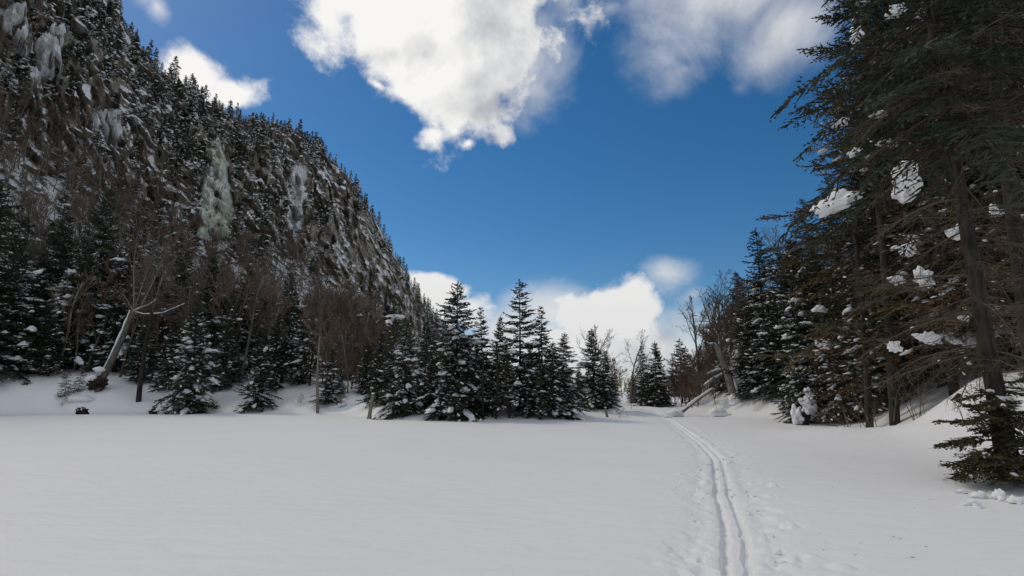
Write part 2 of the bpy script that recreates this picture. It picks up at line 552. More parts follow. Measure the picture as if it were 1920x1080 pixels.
def terrain(x, y, fine=False):
    x = np.asarray(x, float); y = np.asarray(y, float)
    d, _ = seg_dist(x, y, LAKE, True)
    s = np.where(inside(x, y, LAKE), -d, d)
    # wavy shore
    p2 = np.stack([x / 5, y / 5, np.zeros_like(x)], 1)
    s = s + 1.0 * fbm(p2, 2, 11) * sstep(9, 20, np.hypot(x, y))
    az = np.degrees(np.arctan2(x, y))
    wl = sstep(-9, -17, az) if False else 1 - sstep(-17, -9, az)
    wr = sstep(17.5, 25, az)
    wc = np.clip(1 - wl - wr, 0, 1)
    sp = np.maximum(s, 0); sp = sp * sp / (sp + 1.6)
    far = sstep(-30, -42, az) if False else 1 - sstep(-42, -30, az)
    zl = (2.3 + 1.1 * far) * (1 - np.exp(-sp / 3.2)) + np.minimum(.13 * sp, 9)
    zc = .55 * (1 - np.exp(-sp / 2.5)) + np.minimum(.012 * sp, 3)
    zr = .75 * (1 - np.exp(-sp / 1.8)) + 26 * (1 - np.exp(-np.maximum(sp - .6, 0) * .55 / 26))
    z = zl * wl + zc * wc + zr * wr
    hump = sstep(0, 3.5, s)
    q = np.stack([x / 2.6, y / 2.6, np.zeros_like(x)], 1)
    z = z + hump * (.30 * fbm(q, 3, 5) + .0)
    # low wind drifts on the frozen pond
    q = np.stack([x / 7, y / 3.2, np.zeros_like(x)], 1)
    z = z + .022 * fbm(q, 3, 21) * (1 - hump)
    # big soft drift in front of the right bank
    z = z + .40 * np.exp(-(((x - 13.8) / 2.6) ** 2 + ((y - 21.5) / 4.5) ** 2)) * (1 - .3 * hump)
    z = z - .16 * np.exp(-(((x - 9.2) / .9) ** 2 + ((y - 10.6) / .8) ** 2))
    z = z + .9 * np.exp(-(((x - 15.6) / 1.9) ** 2 + ((y - 17.6) / 2.2) ** 2))
    z = z + .75 * np.exp(-(((x + 40.6) / 3.2) ** 2 + ((y - 52.6) / 2.0) ** 2))
    if fine:
        td, ts = seg_dist(x, y, TRAIL, False)
        o = td * ts * -1                 # right of the trail positive
        near = td < 2.6
        r = np.hypot(x, y)
        fade = sstep(0, 1, (60 - r) / 10)
        wob = .022 * vnoise(np.stack([x * 1.3, y * 1.3, x * 0], 1), 31) + .012 * vnoise(np.stack([x * 6, y * 6, x * 0], 1), 33) + .009 * vnoise(np.stack([x * 24, y * 17, x * 0], 1), 35)
        oo = o + wob
        dep = 1 + .5 * vnoise(np.stack([x * 1.1, y * 1.1, x * 0], 1), 37)
        g = (np.exp(-((oo + .110) / .052) ** 6) * .058 + np.exp(-((oo - .105) / .050) ** 6) * .046) * dep
        ridge = .018 * np.exp(-((np.abs(oo) - .25) / .10) ** 2)
        packed = -.035 * np.exp(-(oo / .55) ** 4)
        dz = packed - g + ridge
        q = np.stack([x * 5.5, y * 4.0, x * 0], 1)
        lump = fbm(q, 4, 41, .6)
        dz = dz + np.exp(-(oo / .70) ** 2) * .036 * lump * (1 - np.exp(-(oo / .2) ** 4) * .35)
        q2 = np.stack([x * 2.6, y * 2.1, x * 0], 1)
        pit = np.maximum(fbm(q2, 2, 57) - .22, 0)
        dz = dz - np.exp(-((np.abs(oo) - .6) / .45) ** 2) * .06 * pit
        z = z + np.where(near, dz * fade, 0)
        if DENTS is not None:
            for (dx, dy, dr, da) in DENTS:
                m = (np.abs(x - dx) < 3 * dr) & (np.abs(y - dy) < 3 * dr)
                if m.any():
                    e = ((x[m] - dx) ** 2 + (y[m] - dy) ** 2) / dr ** 2
                    z[m] += da * (np.exp(-e * 1.4) - .45 * np.exp(-(np.sqrt(e) - 1.2) ** 2 * 6))
    return z


def tz(x, y):
    return float(terrain(np.array([x]), np.array([y]))[0])


rg = np.random.default_rng(3)
DENTS = []
for i in range(105):
    f = rg.uniform(0, 1) ** 1.3
    k = 1 + f * (len(TRAIL) - 4); i0 = int(k)
    c = TRAIL[i0] + (TRAIL[i0 + 1] - TRAIL[i0]) * (k - i0)
    side = 1 if rg.random() < .62 else -1
    off = side * (.38 + abs(rg.normal()) * .42)
    dr = rg.uniform(.035, .15)
    DENTS.append((c[0] + off, c[1] + rg.normal() * .3, dr, rg.choice([-1, 1, 1]) * dr * rg.uniform(.12, .42)))
L_ = np.concatenate([[0], np.cumsum(np.hypot(*np.diff(TRAIL[1:-2], axis=0).T))])
for i, d_ in enumerate(np.arange(.4, 26, .75)):      # pole holes, left and right in turn
    c = np.array([np.interp(d_, L_, TRAIL[1:-2, 0]), np.interp(d_, L_, TRAIL[1:-2, 1])])
    DENTS.append((c[0] + (.46 if i % 2 else -.44) + rg.normal() * .05, c[1] + rg.normal() * .1, .042, -.05))
# bigger broken crust lumps near the bottom of the picture
for (px, py, r, a) in [(1318, 1068, .17, -.07), (1300, 1040, .10, .05), (1480, 1045, .12, .09), (1505, 1040, .10, -.05), (1432, 1010, .09, .06),
                       (1310, 1025, .12, .05), (1440, 930, .10, .05), (1420, 905, .12, -.06), (1465, 985, .08, .05), (1322, 905, .12, .05)]:
    h = ground_hit(px, py); DENTS.append((h[0], h[1], r * .8, a * .55))


def build_ground():
    az = np.concatenate([np.linspace(-180, -54, 40, endpoint=False), np.arange(-54, 10, .3), np.arange(10, 27, .085), np.arange(27, 54, .25), np.linspace(54, 180, 40)])
    r = np.concatenate([[.35, 1.0, 2.0, 2.8], 3.4 * 1.0085 ** np.arange(0, 0)])
    r = np.concatenate([r, 3.4 * 1.0050 ** np.arange(0, int(math.log(14 / 3.4) / math.log(1.005)))])
    r = np.concatenate([r, r[-1] * 1.0085 ** np.arange(1, int(math.log(75 / 14) / math.log(1.0085)))])
    r = np.concatenate([r, r[-1] * 1.035 ** np.arange(1, 118)])
    A, RR = np.meshgrid(np.radians(az), r)
    x = (RR * np.sin(A)).ravel(); y = (RR * np.cos(A)).ravel()
    z = terrain(x, y, True)
    V = np.stack([x, y, z], 1)
    F = grid_faces(len(r), len(az))[:, ::-1]
    nc = len(az)
    c = np.array([[0, 0, z[0]]])
    V2 = np.vstack([V[:nc], c]); j = np.arange(nc - 1)
    F2 = np.stack([np.full(nc - 1, nc), j + 1, j], 1)
    me = make_mesh("snowy_ground", [(V, F, 0, True), (V2, F2, 0, True)], [M_GROUND])
    tag(link("snowy_ground", me), kind='structure')
    return len(F) * 2


build_ground()

# ------------------------------------------------------------------ the mountain
SKYLINE = [(-900, -950), (-500, -720), (-250, -480), (0, -215), (110, -90), (205, 30), (250, 92), (315, 165), (395, 222), (460, 244), (530, 252), (600, 284),  # beyond the left frame edge the unseen ridge is raised to shade the field
           (650, 336), (700, 408), (750, 498), (790, 566), (830, 612), (880, 660), (940, 705), (990, 726)]
MD1 = [(-900, 215), (-250, 225), (0, 230), (205, 245), (395, 270), (530, 290), (650, 310), (750, 345), (830, 380), (990, 430)]
MD0 = [(-900, 70), (-250, 74), (0, 78), (205, 92), (395, 110), (530, 140), (650, 190), (750, 255), (830, 320), (990, 400)]


def build_mountain():
    n = 600; nr = 320
    px = np.linspace(-900, 990, n)
    sky = np.interp(px, *np.array(SKYLINE).T); d1 = np.interp(px, *np.array(MD1).T); d0 = np.interp(px, *np.array(MD0).T)
    dirs = np.array([ray(a, b) for a, b in zip(px, sky)])
    h = np.hypot(dirs[:, 0], dirs[:, 1])
    az = np.arctan2(dirs[:, 0], dirs[:, 1])
    H = CAM_Z + d1 * dirs[:, 2] / h
    z0 = terrain(np.sin(az) * d0, np.cos(az) * d0) - .8
    # profile in (u = distance fraction, g = height fraction)
    pu = np.array([0, .30, .56, .66, .74, .86, 1.0, 1.25, 2.2])
    pg = np.array([0, .16, .37, .52, .74, .92, 1.0, 1.0, .80])
    arc = np.concatenate([[0], np.cumsum(np.hypot(np.diff(pu), np.diff(pg) * 1.3))])
    sp = np.linspace(0, 1, nr) ** 1.0 * arc[-1]
    # more rows on the visible face
    sp = np.interp(np.linspace(0, 1, nr), [0, .90, 1], [0, arc[6], arc[-1]])
    u = np.interp(sp, arc, pu); g = np.interp(sp, arc, pg)
    # smooth the profile
    for _ in range(3):
        g[1:-1] = (g[:-2] + g[1:-1] * 2 + g[2:]) / 4
    D = d0[None] + (d1 - d0)[None] * u[:, None]
    Z = z0[None] + (H - z0)[None] * g[:, None]
    X = np.sin(az)[None] * D; Y = np.cos(az)[None] * D
    P = np.stack([X, Y, Z], -1).reshape(-1, 3)
    face = (sstep(.16, .5, g) * (1 - sstep(.9, 1.0, u)))[:, None] * np.ones((1, n))
    sc = np.clip(H / 120, .35, 1.0)[None] * np.ones((nr, 1))
    face = (face * sc).ravel()
    # tilted chutes and ribs, blocks, ledges
    q = P.copy(); q[:, 0] += q[:, 2] * .35
    rib = fbm(q / np.array([26, 26, 70]), 3, 71, .5, True)
    blk = fbm(P / np.array([11, 11, 14]), 3, 83, .55, True)
    fin = fbm(P / np.array([4.2, 4.2, 3.2]), 2, 97)
    cell = np.floor(vnoise(q / np.array([16, 16, 22]), 5) * 3.5) / 3.5
    from mathutils import kdtree
    def facets(spacing, squash, seed, tilt):
        rg_ = np.random.default_rng(seed)
        Q = P / np.array([spacing, spacing, spacing * squash]) + .35 * np.stack([vnoise(P / spacing, seed + i) for i in range(3)], 1)
        m_ = rg_.permutation(len(Q))[:int(len(Q) / (6 if spacing < 6 else 28))]
        C = Q[m_]
        kd = kdtree.KDTree(len(C))
        for i_, c_ in enumerate(C): kd.insert(c_, i_)
        kd.balance()
        idx = np.array([kd.find(q_)[1] for q_ in Q])
        vec = rg_.normal(0, tilt, (len(C), 3)); off = rg_.normal(0, 1, len(C))
        return off[idx] * .5 + np.clip(((Q - C[idx]) * vec[idx]).sum(1), -2, 2)
    fac = 7.0 * facets(30, 1.5, 301, 1.0) + 3.0 * facets(13, 1.3, 302, 1.0)
    disp = face * (6 * rib + .5 * blk + 3 * cell + fac)
    disp += (1 - face) * 1.2 * fbm(P / 9, 3, 61) * (np.repeat(sstep(0, .1, g), n))
    hor = np.stack([-np.sin(az), -np.cos(az)], 1)
    hor = np.tile(hor, (nr, 1))
    P[:, 0] += hor[:, 0] * disp; P[:, 1] += hor[:, 1] * disp
    led = 1.3 * fbm(P / np.array([14, 14, 5]), 2, 13, .5)
    P[:, 2] += face * led
    G = P.reshape(nr, n, 3)
    me = make_mesh("mountain", [(P, grid_faces(nr, n)[:, ::-1], 0, False)], [M_ROCK])
    o = tag(link("mountain", me), kind='structure')
    return G, u, g, px


MG, MU, MGf, MPX = build_mountain()


def project(P):
    P = np.asarray(P, float)
    zc = P[..., 1] * CP + (P[..., 2] - CAM_Z) * SP
    yc = -P[..., 1] * SP + (P[..., 2] - CAM_Z) * CP
    return 960 + FPX * P[..., 0] / zc, 540 - FPX * yc / zc, zc


def mlook(ci, ri):
    """point on the mountain at fractional column, row"""
    c0 = np.clip(np.floor(ci).astype(int), 0, MG.shape[1] - 2); r0 = np.clip(np.floor(ri).astype(int), 0, MG.shape[0] - 2)
    fc = (ci - c0)[:, None]; fr = (ri - r0)[:, None]
    return (MG[r0, c0] * (1 - fc) + MG[r0, c0 + 1] * fc) * (1 - fr) + (MG[r0 + 1, c0] * (1 - fc) + MG[r0 + 1, c0 + 1] * fc) * fr


MPXP, MPYP, _ = project(MG)


def poly_dist(px, py, poly):
    P = np.array(poly, float)
    d, _ = seg_dist(px.ravel(), py.ravel(), P, True)
    ins = inside(px.ravel(), py.ravel(), P)
    return np.where(ins, d, -d).reshape(px.shape)


ICE_SHAPES = [
    ("frozen_waterfall", [(398, 268), (408, 268), (418, 310), (432, 350), (436, 400), (428, 440), (372, 440), (372, 390), (384, 330)], 14, 4.5, M_ICE_GREEN,
     "pale green frozen waterfall spilling down the dark cliff"),
    ("frozen_waterfall", [(98, 62), (116, 50), (112, 100), (100, 140), (60, 168), (50, 150), (66, 84)], 12, 3.0, M_ICE_GREY,
     "grey slanted ice slab high on the cliff, nearest the upper left corner trees"),
    ("frozen_waterfall", [(18, 18), (46, 14), (48, 60), (36, 92), (12, 88), (10, 50)], 10, 3.0, M_ICE_GREY,
     "small grey ice curtain at the top left edge of the cliff"),
    ("frozen_waterfall", [(176, 216), (226, 212), (236, 244), (214, 268), (186, 252)], 10, 2.6, M_ICE_GREY,
     "stubby grey ice patch between dark spruces on the upper cliff"),
    ("frozen_waterfall", [(552, 306), (572, 318), (570, 380), (556, 428), (540, 424), (542, 350)], 10, 2.6, M_ICE_GREY,
     "narrow grey ice streak on the rock face right of the green ice"),
]


def build_ice():
    n = MG.shape[1]; nr = MG.shape[0]
    vis = MU <= 1.0
    for k, (name, poly, soft, thick, m, label) in enumerate(ICE_SHAPES):
        d = poly_dist(MPXP, MPYP, poly)
        d[~vis] = -99
        d = d + 11 * fbm(MG.reshape(-1, 3) / 7, 4, 7 + k).reshape(d.shape)
        keep = d > -7
        rr, cc = np.where(keep)
        if len(rr) < 20: continue
        r0, r1, c0, c1 = rr.min(), rr.max() + 1, cc.min(), cc.max() + 1
        # resample finer
        f = 3
        ri = np.linspace(r0, r1, (r1 - r0) * f + 1); ci = np.linspace(c0, c1, (c1 - c0) * f + 1)
        CI, RI = np.meshgrid(ci, ri)
        P = mlook(CI.ravel(), RI.ravel())
        ppx, ppy, _ = project(P)
        dd = poly_dist(ppx, ppy, poly) + 4 + 9 * fbm(P / 7, 4, 7 + k)
        bulge = sstep(-4, soft * .6, dd)
        q = P.copy()
        flute = fbm(q / np.array([1.9, 1.9, 12]), 3, 3 + k, .55, True)
        off = -1.2 + (thick + 1.2) * bulge * (.75 + .55 * flute)
        hor = norm(np.stack([-P[:, 0], -P[:, 1], np.full(len(P), 25.0)], 1))
        V = P + hor * off[:, None]
        F = grid_faces(len(ri), len(ci))[:, ::-1]
        kf = (dd[F] > -6).any(1)
        F = F[kf]
        used = np.unique(F); mp = np.full(len(V), -1); mp[used] = np.arange(len(used))
        me = make_mesh(name, [(V[used], mp[F], 0, True)], [m])
        tag(link(name, me), label, 'ice', 'ice flows on the cliff')


build_ice()

# ------------------------------------------------------------------ conifers
def expand(counts):
    idx = np.repeat(np.arange(len(counts)), counts)
    st = np.cumsum(counts) - counts
    k = np.arange(counts.sum()) - np.repeat(st, counts)
    return idx, k


class Branches:
    def __init__(s, z0, phi, L, e0, droop, up):
        s.z0, s.phi, s.L, s.e0, s.droop, s.up = z0, phi, L, e0, droop, up
        s.h = np.stack([np.cos(phi), np.sin(phi), np.zeros_like(phi)], 1)
        s.axis = None                 # optional trunk offset

    def point(s, b, t):
        L = s.L[b]
        P = s.h[b] * (L * t)[:, None]
        P[:, 2] = s.z0[b] + L * (s.e0[b] * t - s.droop[b] * t * t + s.up[b] * t ** 3)
        return P

    def tangent(s, b, t):
        T = s.h[b].copy()
        T[:, 2] = s.e0[b] - 2 * s.droop[b] * t + 3 * s.up[b] * t * t
        return norm(T)


def foliage(br, rng, tw_sp, tw_f, sub_sp, sub_len, w, start=.1, sub_drop=.1, tmax=.75):
    """needle sprays on the branches"""
    cnt = np.maximum(2, (br.L * (1 - start) / tw_sp * 2)).astype(int)
    b, k = expand(cnt)
    t = start + (1 - start) * (k + rng.uniform(.0, 1, len(k))) / cnt[b]
    P = br.point(b, t); T = br.tangent(b, t)
    S = np.stack([-T[:, 1], T[:, 0], np.zeros(len(T))], 1); S = norm(S)
    side = np.where(k % 2 == 0, 1.0, -1.0)
    a = rng.uniform(.75, 1.1, len(k))
    d = norm(T * np.cos(a)[:, None] + S * (np.sin(a) * side)[:, None] + np.array([0, 0, 1.]) * rng.normal(-.12, .18, len(k))[:, None])
    l = np.minimum(tw_f * br.L[b] * np.clip(1 - t, 0, 1) ** .7 + sub_len * .8, tmax) * rng.uniform(.6, 1.15, len(k))
    out = [strips(P, d, l, np.full(len(l), w), rng)]
    # sub twigs
    c2 = np.maximum(1, (l / sub_sp)).astype(int)
    i, k2 = expand(c2)
    u = (k2 + rng.uniform(.1, 1, len(k2))) / c2[i]
    p2 = P[i] + d[i] * (l[i] * u)[:, None]
    p2[:, 2] -= sub_drop * (l[i] * u) ** 2
    perp = norm(np.cross(d[i], np.array([0, 0, 1.]) + rng.normal(0, .25, (len(i), 3))))
    sd = np.where(rng.random(len(i)) < .5, 1., -1.)
    a2 = rng.uniform(.5, 1.0, len(i))
    d2 = norm(d[i] * np.cos(a2)[:, None] + perp * (np.sin(a2) * sd)[:, None] + rng.normal(0, .22, (len(i), 3)))
    l2 = sub_len * rng.uniform(.6, 1.25, len(i)) * (1.1 - .4 * u)
    out.append(strips(p2, d2, l2, w * rng.uniform(.8, 1.2, len(i)), rng))
    # bough axis needles
    m = np.maximum(1, (br.L / (sub_len * .7))).astype(int)
    b3, k3 = expand(m)
    t3 = (k3 + rng.uniform(0, 1, len(k3))) / m[b3]
    P3 = br.point(b3, t3); T3 = br.tangent(b3, t3)
    out.append(strips(P3, norm(T3 + rng.normal(0, .2, T3.shape)), np.full(len(t3), sub_len * 1.5), np.full(len(t3), w * 1.1), rng))
    V = np.vstack([o[0] for o in out]); off = np.cumsum([0] + [len(o[0]) for o in out[:-1]])
    F = np.vstack([o[1] + f for o, f in zip(out, off)])
    return V, F


def branch_wood(br, rng, seg=4, r=.02, k=3):
    nb = len(br.L)
    ts = np.linspace(0, 1, seg + 1)
    p0, p1, r0, r1 = [], [], [], []
    for i in range(seg):
        b = np.arange(nb)
        p0.append(br.point(b, np.full(nb, ts[i]))); p1.append(br.point(b, np.full(nb, ts[i + 1])))
        rad = r * np.clip(br.L / 2, .3, 1.6)
        r0.append(rad * (1 - .8 * ts[i])); r1.append(rad * (1 - .8 * ts[i + 1]))
    return tubes(np.vstack(p0), np.vstack(p1), np.concatenate(r0), np.concatenate(r1), k)


def dead_twigs(br, rng, sp=.14, f=.5, r=.006, k=3):
    """bare side twigs of dead branches, two orders"""
    cnt = np.maximum(2, (br.L / sp)).astype(int)
    b, kk = expand(cnt)
    t = .12 + .88 * (kk + rng.uniform(0, 1, len(kk))) / cnt[b]
    P = br.point(b, t); T = br.tangent(b, t)
    S = norm(np.stack([-T[:, 1], T[:, 0], np.zeros(len(T))], 1))
    sd = np.where(rng.random(len(b)) < .5, 1., -1.)
    a = rng.uniform(.4, 1.0, len(b))
    d = norm(T * np.cos(a)[:, None] + S * (np.sin(a) * sd)[:, None] + rng.normal(0, .25, (len(b), 3)) + np.array([0, 0, -.12]))
    l = (f * br.L[b] * (1.05 - t) * rng.uniform(.3, 1.0, len(b)) + .12)
    mid = P + d * (l * .5)[:, None] + rng.normal(0, .03, P.shape)
    end = P + d * l[:, None] + rng.normal(0, .06, P.shape); end[:, 2] -= .08 * l
    o1 = tubes(P, mid, np.full(len(l), r), np.full(len(l), r * .75), k)
    o2 = tubes(mid, end, np.full(len(l), r * .75), np.full(len(l), r * .4), k)
    c2 = np.maximum(1, (l / (sp * .9))).astype(int)
    i, k2 = expand(c2)
    u = (k2 + rng.uniform(0, 1, len(k2))) / c2[i]
    p2 = P[i] + d[i] * (l[i] * u)[:, None]
    d2 = norm(d[i] + rng.normal(0, .65, (len(i), 3)))
    l2 = l[i] * rng.uniform(.15, .5, len(i)) + .05
    o3 = tubes(p2, p2 + d2 * l2[:, None], np.full(len(i), r * .6), np.full(len(i), r * .3), k)
    V, F, o = [], [], 0
    for v, f_ in (o1, o2, o3):
        V.append(v); F.append(f_ + o); o += len(v)
    return np.vstack(V), np.vstack(F)


def make_branches(rng, zb, H, R, spacing, per, shape=.85, e_top=.75, e_low=-.05, droop=.45, up=.25, jit=.25, holes=0.0):
    z = np.arange(zb, H - .25, spacing)
    z = np.repeat(z, per) + rng.uniform(-spacing * .6, spacing * .6, len(z) * per)
    z = np.clip(z, zb, H - .12)
    f = (H - z) / (H - zb)
    phi = rng.uniform(0, 2 * np.pi, len(z))
    # uneven crown: some directions carry longer boughs
    lob = 1 + .22 * np.sin(phi * 2 + rng.uniform(0, 6)) * np.sin(z * 1.3 + rng.uniform(0, 6)) + .15 * np.sin(phi * 3 + z * .9)
    L = R * f ** shape * rng.uniform(1 - jit * 1.6, 1 + jit, len(z)) * lob + .12
    if holes:
        keep = rng.random(len(z)) > holes
        z, f, phi, L = z[keep], f[keep], phi[keep], L[keep]
    e0 = e_low + (e_top - e_low) * (1 - f) ** 1.6 + rng.normal(0, .12, len(z))
    dr = droop * (.35 + .65 * f) * rng.uniform(.6, 1.4, len(z))
    u = up * rng.uniform(.5, 1.4, len(z)) * (.4 + .6 * f)
    return Branches(z, phi, L, e0, dr, u)


def tree_snow(br, rng, big, mid, dust, H, scale=1.0, zmax=.85, drape=0.0):
    zf = br.z0 / H
    w = np.clip(zmax - zf, 0, 1) * (br.L > .35) * (br.z0 > .06 * H)
    w = w / w.sum()
    blocks = []; clumps = []
    if drape:
        ok = np.where((zf < zmax) & (br.L > .45))[0]
        b = rng.choice(ok, min(int(drape * len(ok)), len(ok)), replace=False)
        nb, ns, nk = len(b), 7, 5
        t0 = rng.uniform(.15, .6, nb); t1 = np.minimum(1.0, t0 + rng.uniform(.2, .6, nb) * np.minimum(1, 1.3 / br.L[b]))
        hw = np.clip(br.L[b] * rng.uniform(.05, .15, nb), .05, .24) * scale
        rows = []
        for i in range(ns):
            f = i / (ns - 1); t = t0 + (t1 - t0) * f
            c = br.point(b, t); T = br.tangent(b, t)
            S = norm(np.stack([-T[:, 1], T[:, 0], np.zeros(nb)], 1))
            prof = (math.sin(math.pi * min(max(f, .06), .94)) ** .6) * rng.uniform(.45, 1.35, nb)
            c = c + S * (rng.normal(0, .25, nb) * hw)[:, None]
            for j, (sx_, uz) in enumerate([(-1, -.55), (-.62, .05), (0, .38), (.62, .05), (1, -.55)]):
                q = c + S * (hw * prof * sx_ * rng.uniform(.8, 1.2, nb))[:, None]
                q[:, 2] += hw * prof * uz * rng.uniform(.7, 1.3, nb) + .035
                rows.append(q)
        V = np.stack(rows, 1).reshape(-1, 3)
        F = (grid_faces(ns, nk)[None] + (np.arange(nb) * ns * nk)[:, None, None]).reshape(-1, 4)
        blocks.append((V, F, 0, True))
    def pick(n, lo, hi):
        b = rng.choice(len(br.L), n, p=w); t = rng.uniform(lo, hi, n)
        return b, t
    if big:
        b, t = pick(big, .45, .9)
        c = br.point(b, t); ax = br.tangent(b, t)
        s = rng.uniform(.12, .32, big) ** 1.0 * scale
        size = np.stack([s * rng.uniform(.9, 1.6, big), s * rng.uniform(.5, .9, big), s * rng.uniform(.45, .8, big)], 1)
        c[:, 2] += size[:, 2] * .25
        v, f = blobs(c, ax, size, rng, 3, .42, 1.9)
        nv = len(ICO[3][0]); nf = len(ICO[3][1])
        clumps = [(v[i * nv:(i + 1) * nv], f[:nf], 0, True) for i in range(big)]
    if mid:
        b, t = pick(mid, .3, 1.0)
        c = br.point(b, t); ax = br.tangent(b, t)
        S = norm(np.stack([-ax[:, 1], ax[:, 0], np.zeros(mid)], 1))
        c += S * (rng.normal(0, .12, mid) * br.L[b])[:, None]
        ax = norm(ax + S * rng.normal(0, .6, mid)[:, None])
        s = rng.uniform(.07, .17, mid) * scale
        size = np.stack([s * rng.uniform(.8, 2.0, mid), s * rng.uniform(.5, .9, mid), s * rng.uniform(.45, .85, mid)], 1)
        c[:, 2] += size[:, 2] * .3
        v, f = blobs(c, ax, size, rng, 2, .4, 1.7)
        blocks.append((v, f, 0, True))
    if dust:
        b, t = pick(dust, .15, 1.0)
        c = br.point(b, t); ax = br.tangent(b, t)
        S = norm(np.stack([-ax[:, 1], ax[:, 0], np.zeros(dust)], 1))
        c += S * (rng.normal(0, .2, dust) * br.L[b])[:, None]
        ax = norm(ax + S * rng.normal(0, 1.0, dust)[:, None])
        s = rng.uniform(.025, .065, dust) * scale
        size = np.stack([s * rng.uniform(1.0, 2.6, dust), s * rng.uniform(.5, .9, dust), s * rng.uniform(.35, .6, dust)], 1)
        c[:, 2] += size[:, 2] * .3 + .01
        v, f = blobs(c, ax, size, rng, 1, .3, 1.4)
        blocks.append((v, f, 0, True))
    return blocks, clumps


def trunk_blocks(H, r, rng, lean=.01, k=9, top=.98):
    n = 14
    z = np.linspace(-.5, H * top, n)
    wob = np.cumsum(rng.normal(0, lean * .35, (n, 2)), 0); wob -= wob[1]
    pts = np.stack([wob[:, 0] * .3, wob[:, 1] * .3, z], 1)
    rad = r * (1 - .96 * np.clip(z / H, 0, 1) ** .9) + .008
    rad[0] = r * 1.25; rad[1] *= 1.08
    return path_tube(pts, rad, k, .12, int(rng.integers(1000)))


TREE_KINDS = {}


def conifer_kind(key, seed, H, R, zb, spacing=.30, per=6, tw_sp=.13, tw_f=.34, sub_sp=.10, sub_len=.17, w=.075, snow=(10, 70, 200), shape=.85,
                 droop=.45, up=.25, e_top=.75, e_low=-.05, dead=None, olive=0.0, brown=0.0, wood=False, needle=None, trunk_r=None, holes=0.0, snow_scale=1.0, zmax=.85, drape=.35):
    rng = np.random.default_rng(seed)
    br = make_branches(rng, zb, H, R, spacing, per, shape, e_top, e_low, droop, up, holes=holes)
    nb = needle or M_NEEDLE
    blocks = []
    if olive or brown:
        r = rng.random(len(br.L)); zf = br.z0 / H
        mo = (r < olive * np.clip(1.6 - 1.4 * zf, 0, 1.2)); mb = (r > 1 - brown * np.clip(1.5 - 1.5 * zf, 0, 1.2))
        sel = [(~mo & ~mb, 0), (mo & ~mb, 1), (mb, 2)]
    else:
        sel = [(np.ones(len(br.L), bool), 0)]
    for m, mi in sel:
        if m.sum() == 0: continue
        sub = Branches(br.z0[m], br.phi[m], br.L[m], br.e0[m], br.droop[m], br.up[m])
        v, f = foliage(sub, rng, tw_sp * (1.5 if mi == 2 else 1), tw_f, sub_sp * (1.4 if mi == 2 else 1), sub_len, w)
        blocks.append((v, f, mi, False))
    # leader
    n = 16
    pz = np.stack([np.zeros(n), np.zeros(n), np.linspace(H - .6, H - .05, n)], 1)
    d = norm(np.stack([rng.normal(0, .5, n), rng.normal(0, .5, n), np.full(n, 1.)], 1))
    v, f = strips(pz, d, np.full(n, sub_len * 1.3), np.full(n, w), rng)
    blocks.append((v, f, 0, False))
    crown = make_mesh(key + "_crown", blocks, [nb, M_NEEDLE2, M_NEEDLE3])
    tr = trunk_blocks(H, trunk_r or H * .0125, rng)
    if wood:
        v, f = branch_wood(br, rng, 4, .022)
        tr = tr + [(v, f, 0, True)]
    trunk = make_mesh(key + "_trunk", tr, [M_BARK])
    parts = [("trunk", trunk), ("crown", crown)]
    if dead:
        z0, z1, nd, ln = dead
        z = rng.uniform(z0, z1, nd)
        bd = Branches(z, rng.uniform(0, 2 * np.pi, nd), ln * rng.uniform(.35, 1.1, nd), rng.normal(.12, .2, nd), rng.uniform(.1, .6, nd), rng.uniform(-.1, .3, nd))
        v1, f1 = branch_wood(bd, rng, 6, .020, 4)
        v2, f2 = dead_twigs(bd, rng)
        parts.append(("dead_branches", make_mesh(key + "_dead", [(v1, f1, 0, True), (v2, f2, 0, False)], [M_DEAD])))
    sb, clumps = tree_snow(br, rng, *snow, H, snow_scale, zmax, drape)
    if sb:
        parts.append(("snow_dusting", make_mesh(key + "_snow", sb, [M_SNOW])))
    for c in clumps:
        parts.append(("snow_clump", make_mesh(key + "_clump", [c], [M_SNOW])))
    TREE_KINDS[key] = (H, parts)
    return br


# mid distance spruces, 10 m high
conifer_kind("full", 1, 10, 2.6, .35, drape=.40, snow=(22, 80, 520), spacing=.25, snow_scale=1.05)
conifer_kind("laden", 2, 10, 2.9, .25, drape=.75, snow=(46, 90, 520), spacing=.25, droop=.62, snow_scale=1.2)
conifer_kind("narrow", 3, 10, 1.6, .5, drape=.30, snow=(10, 70, 480), spacing=.24, per=7, snow_scale=1.1)
conifer_kind("spire", 4, 10, 2.0, .9, drape=.30, snow=(10, 60, 360), spacing=.26, shape=.95, e_top=.6, droop=.5, holes=.08, snow_scale=1.1)
conifer_kind("open", 5, 10, 2.3, 1.7, spacing=.33, drape=.28, snow=(10, 50, 300), holes=.25, olive=.25, snow_scale=1.1)
conifer_kind("tiered", 6, 10, 2.3, 1.2, spacing=.40, per=7, drape=.35, snow=(20, 70, 320), e_top=.35, e_low=.05, droop=.25, up=.22, tw_f=.30, zmax=.7, snow_scale=1.2)
conifer_kind("dark", 7, 10, 2.15, .6, spacing=.25, per=7, drape=.16, snow=(8, 50, 420), snow_scale=.95)
conifer_kind("sparse", 8, 10, 1.8, 3.0, spacing=.40, drape=.3, snow=(6, 30, 200), holes=.3, olive=.3, brown=.3, dead=(.8, 5.5, 40, 1.3))
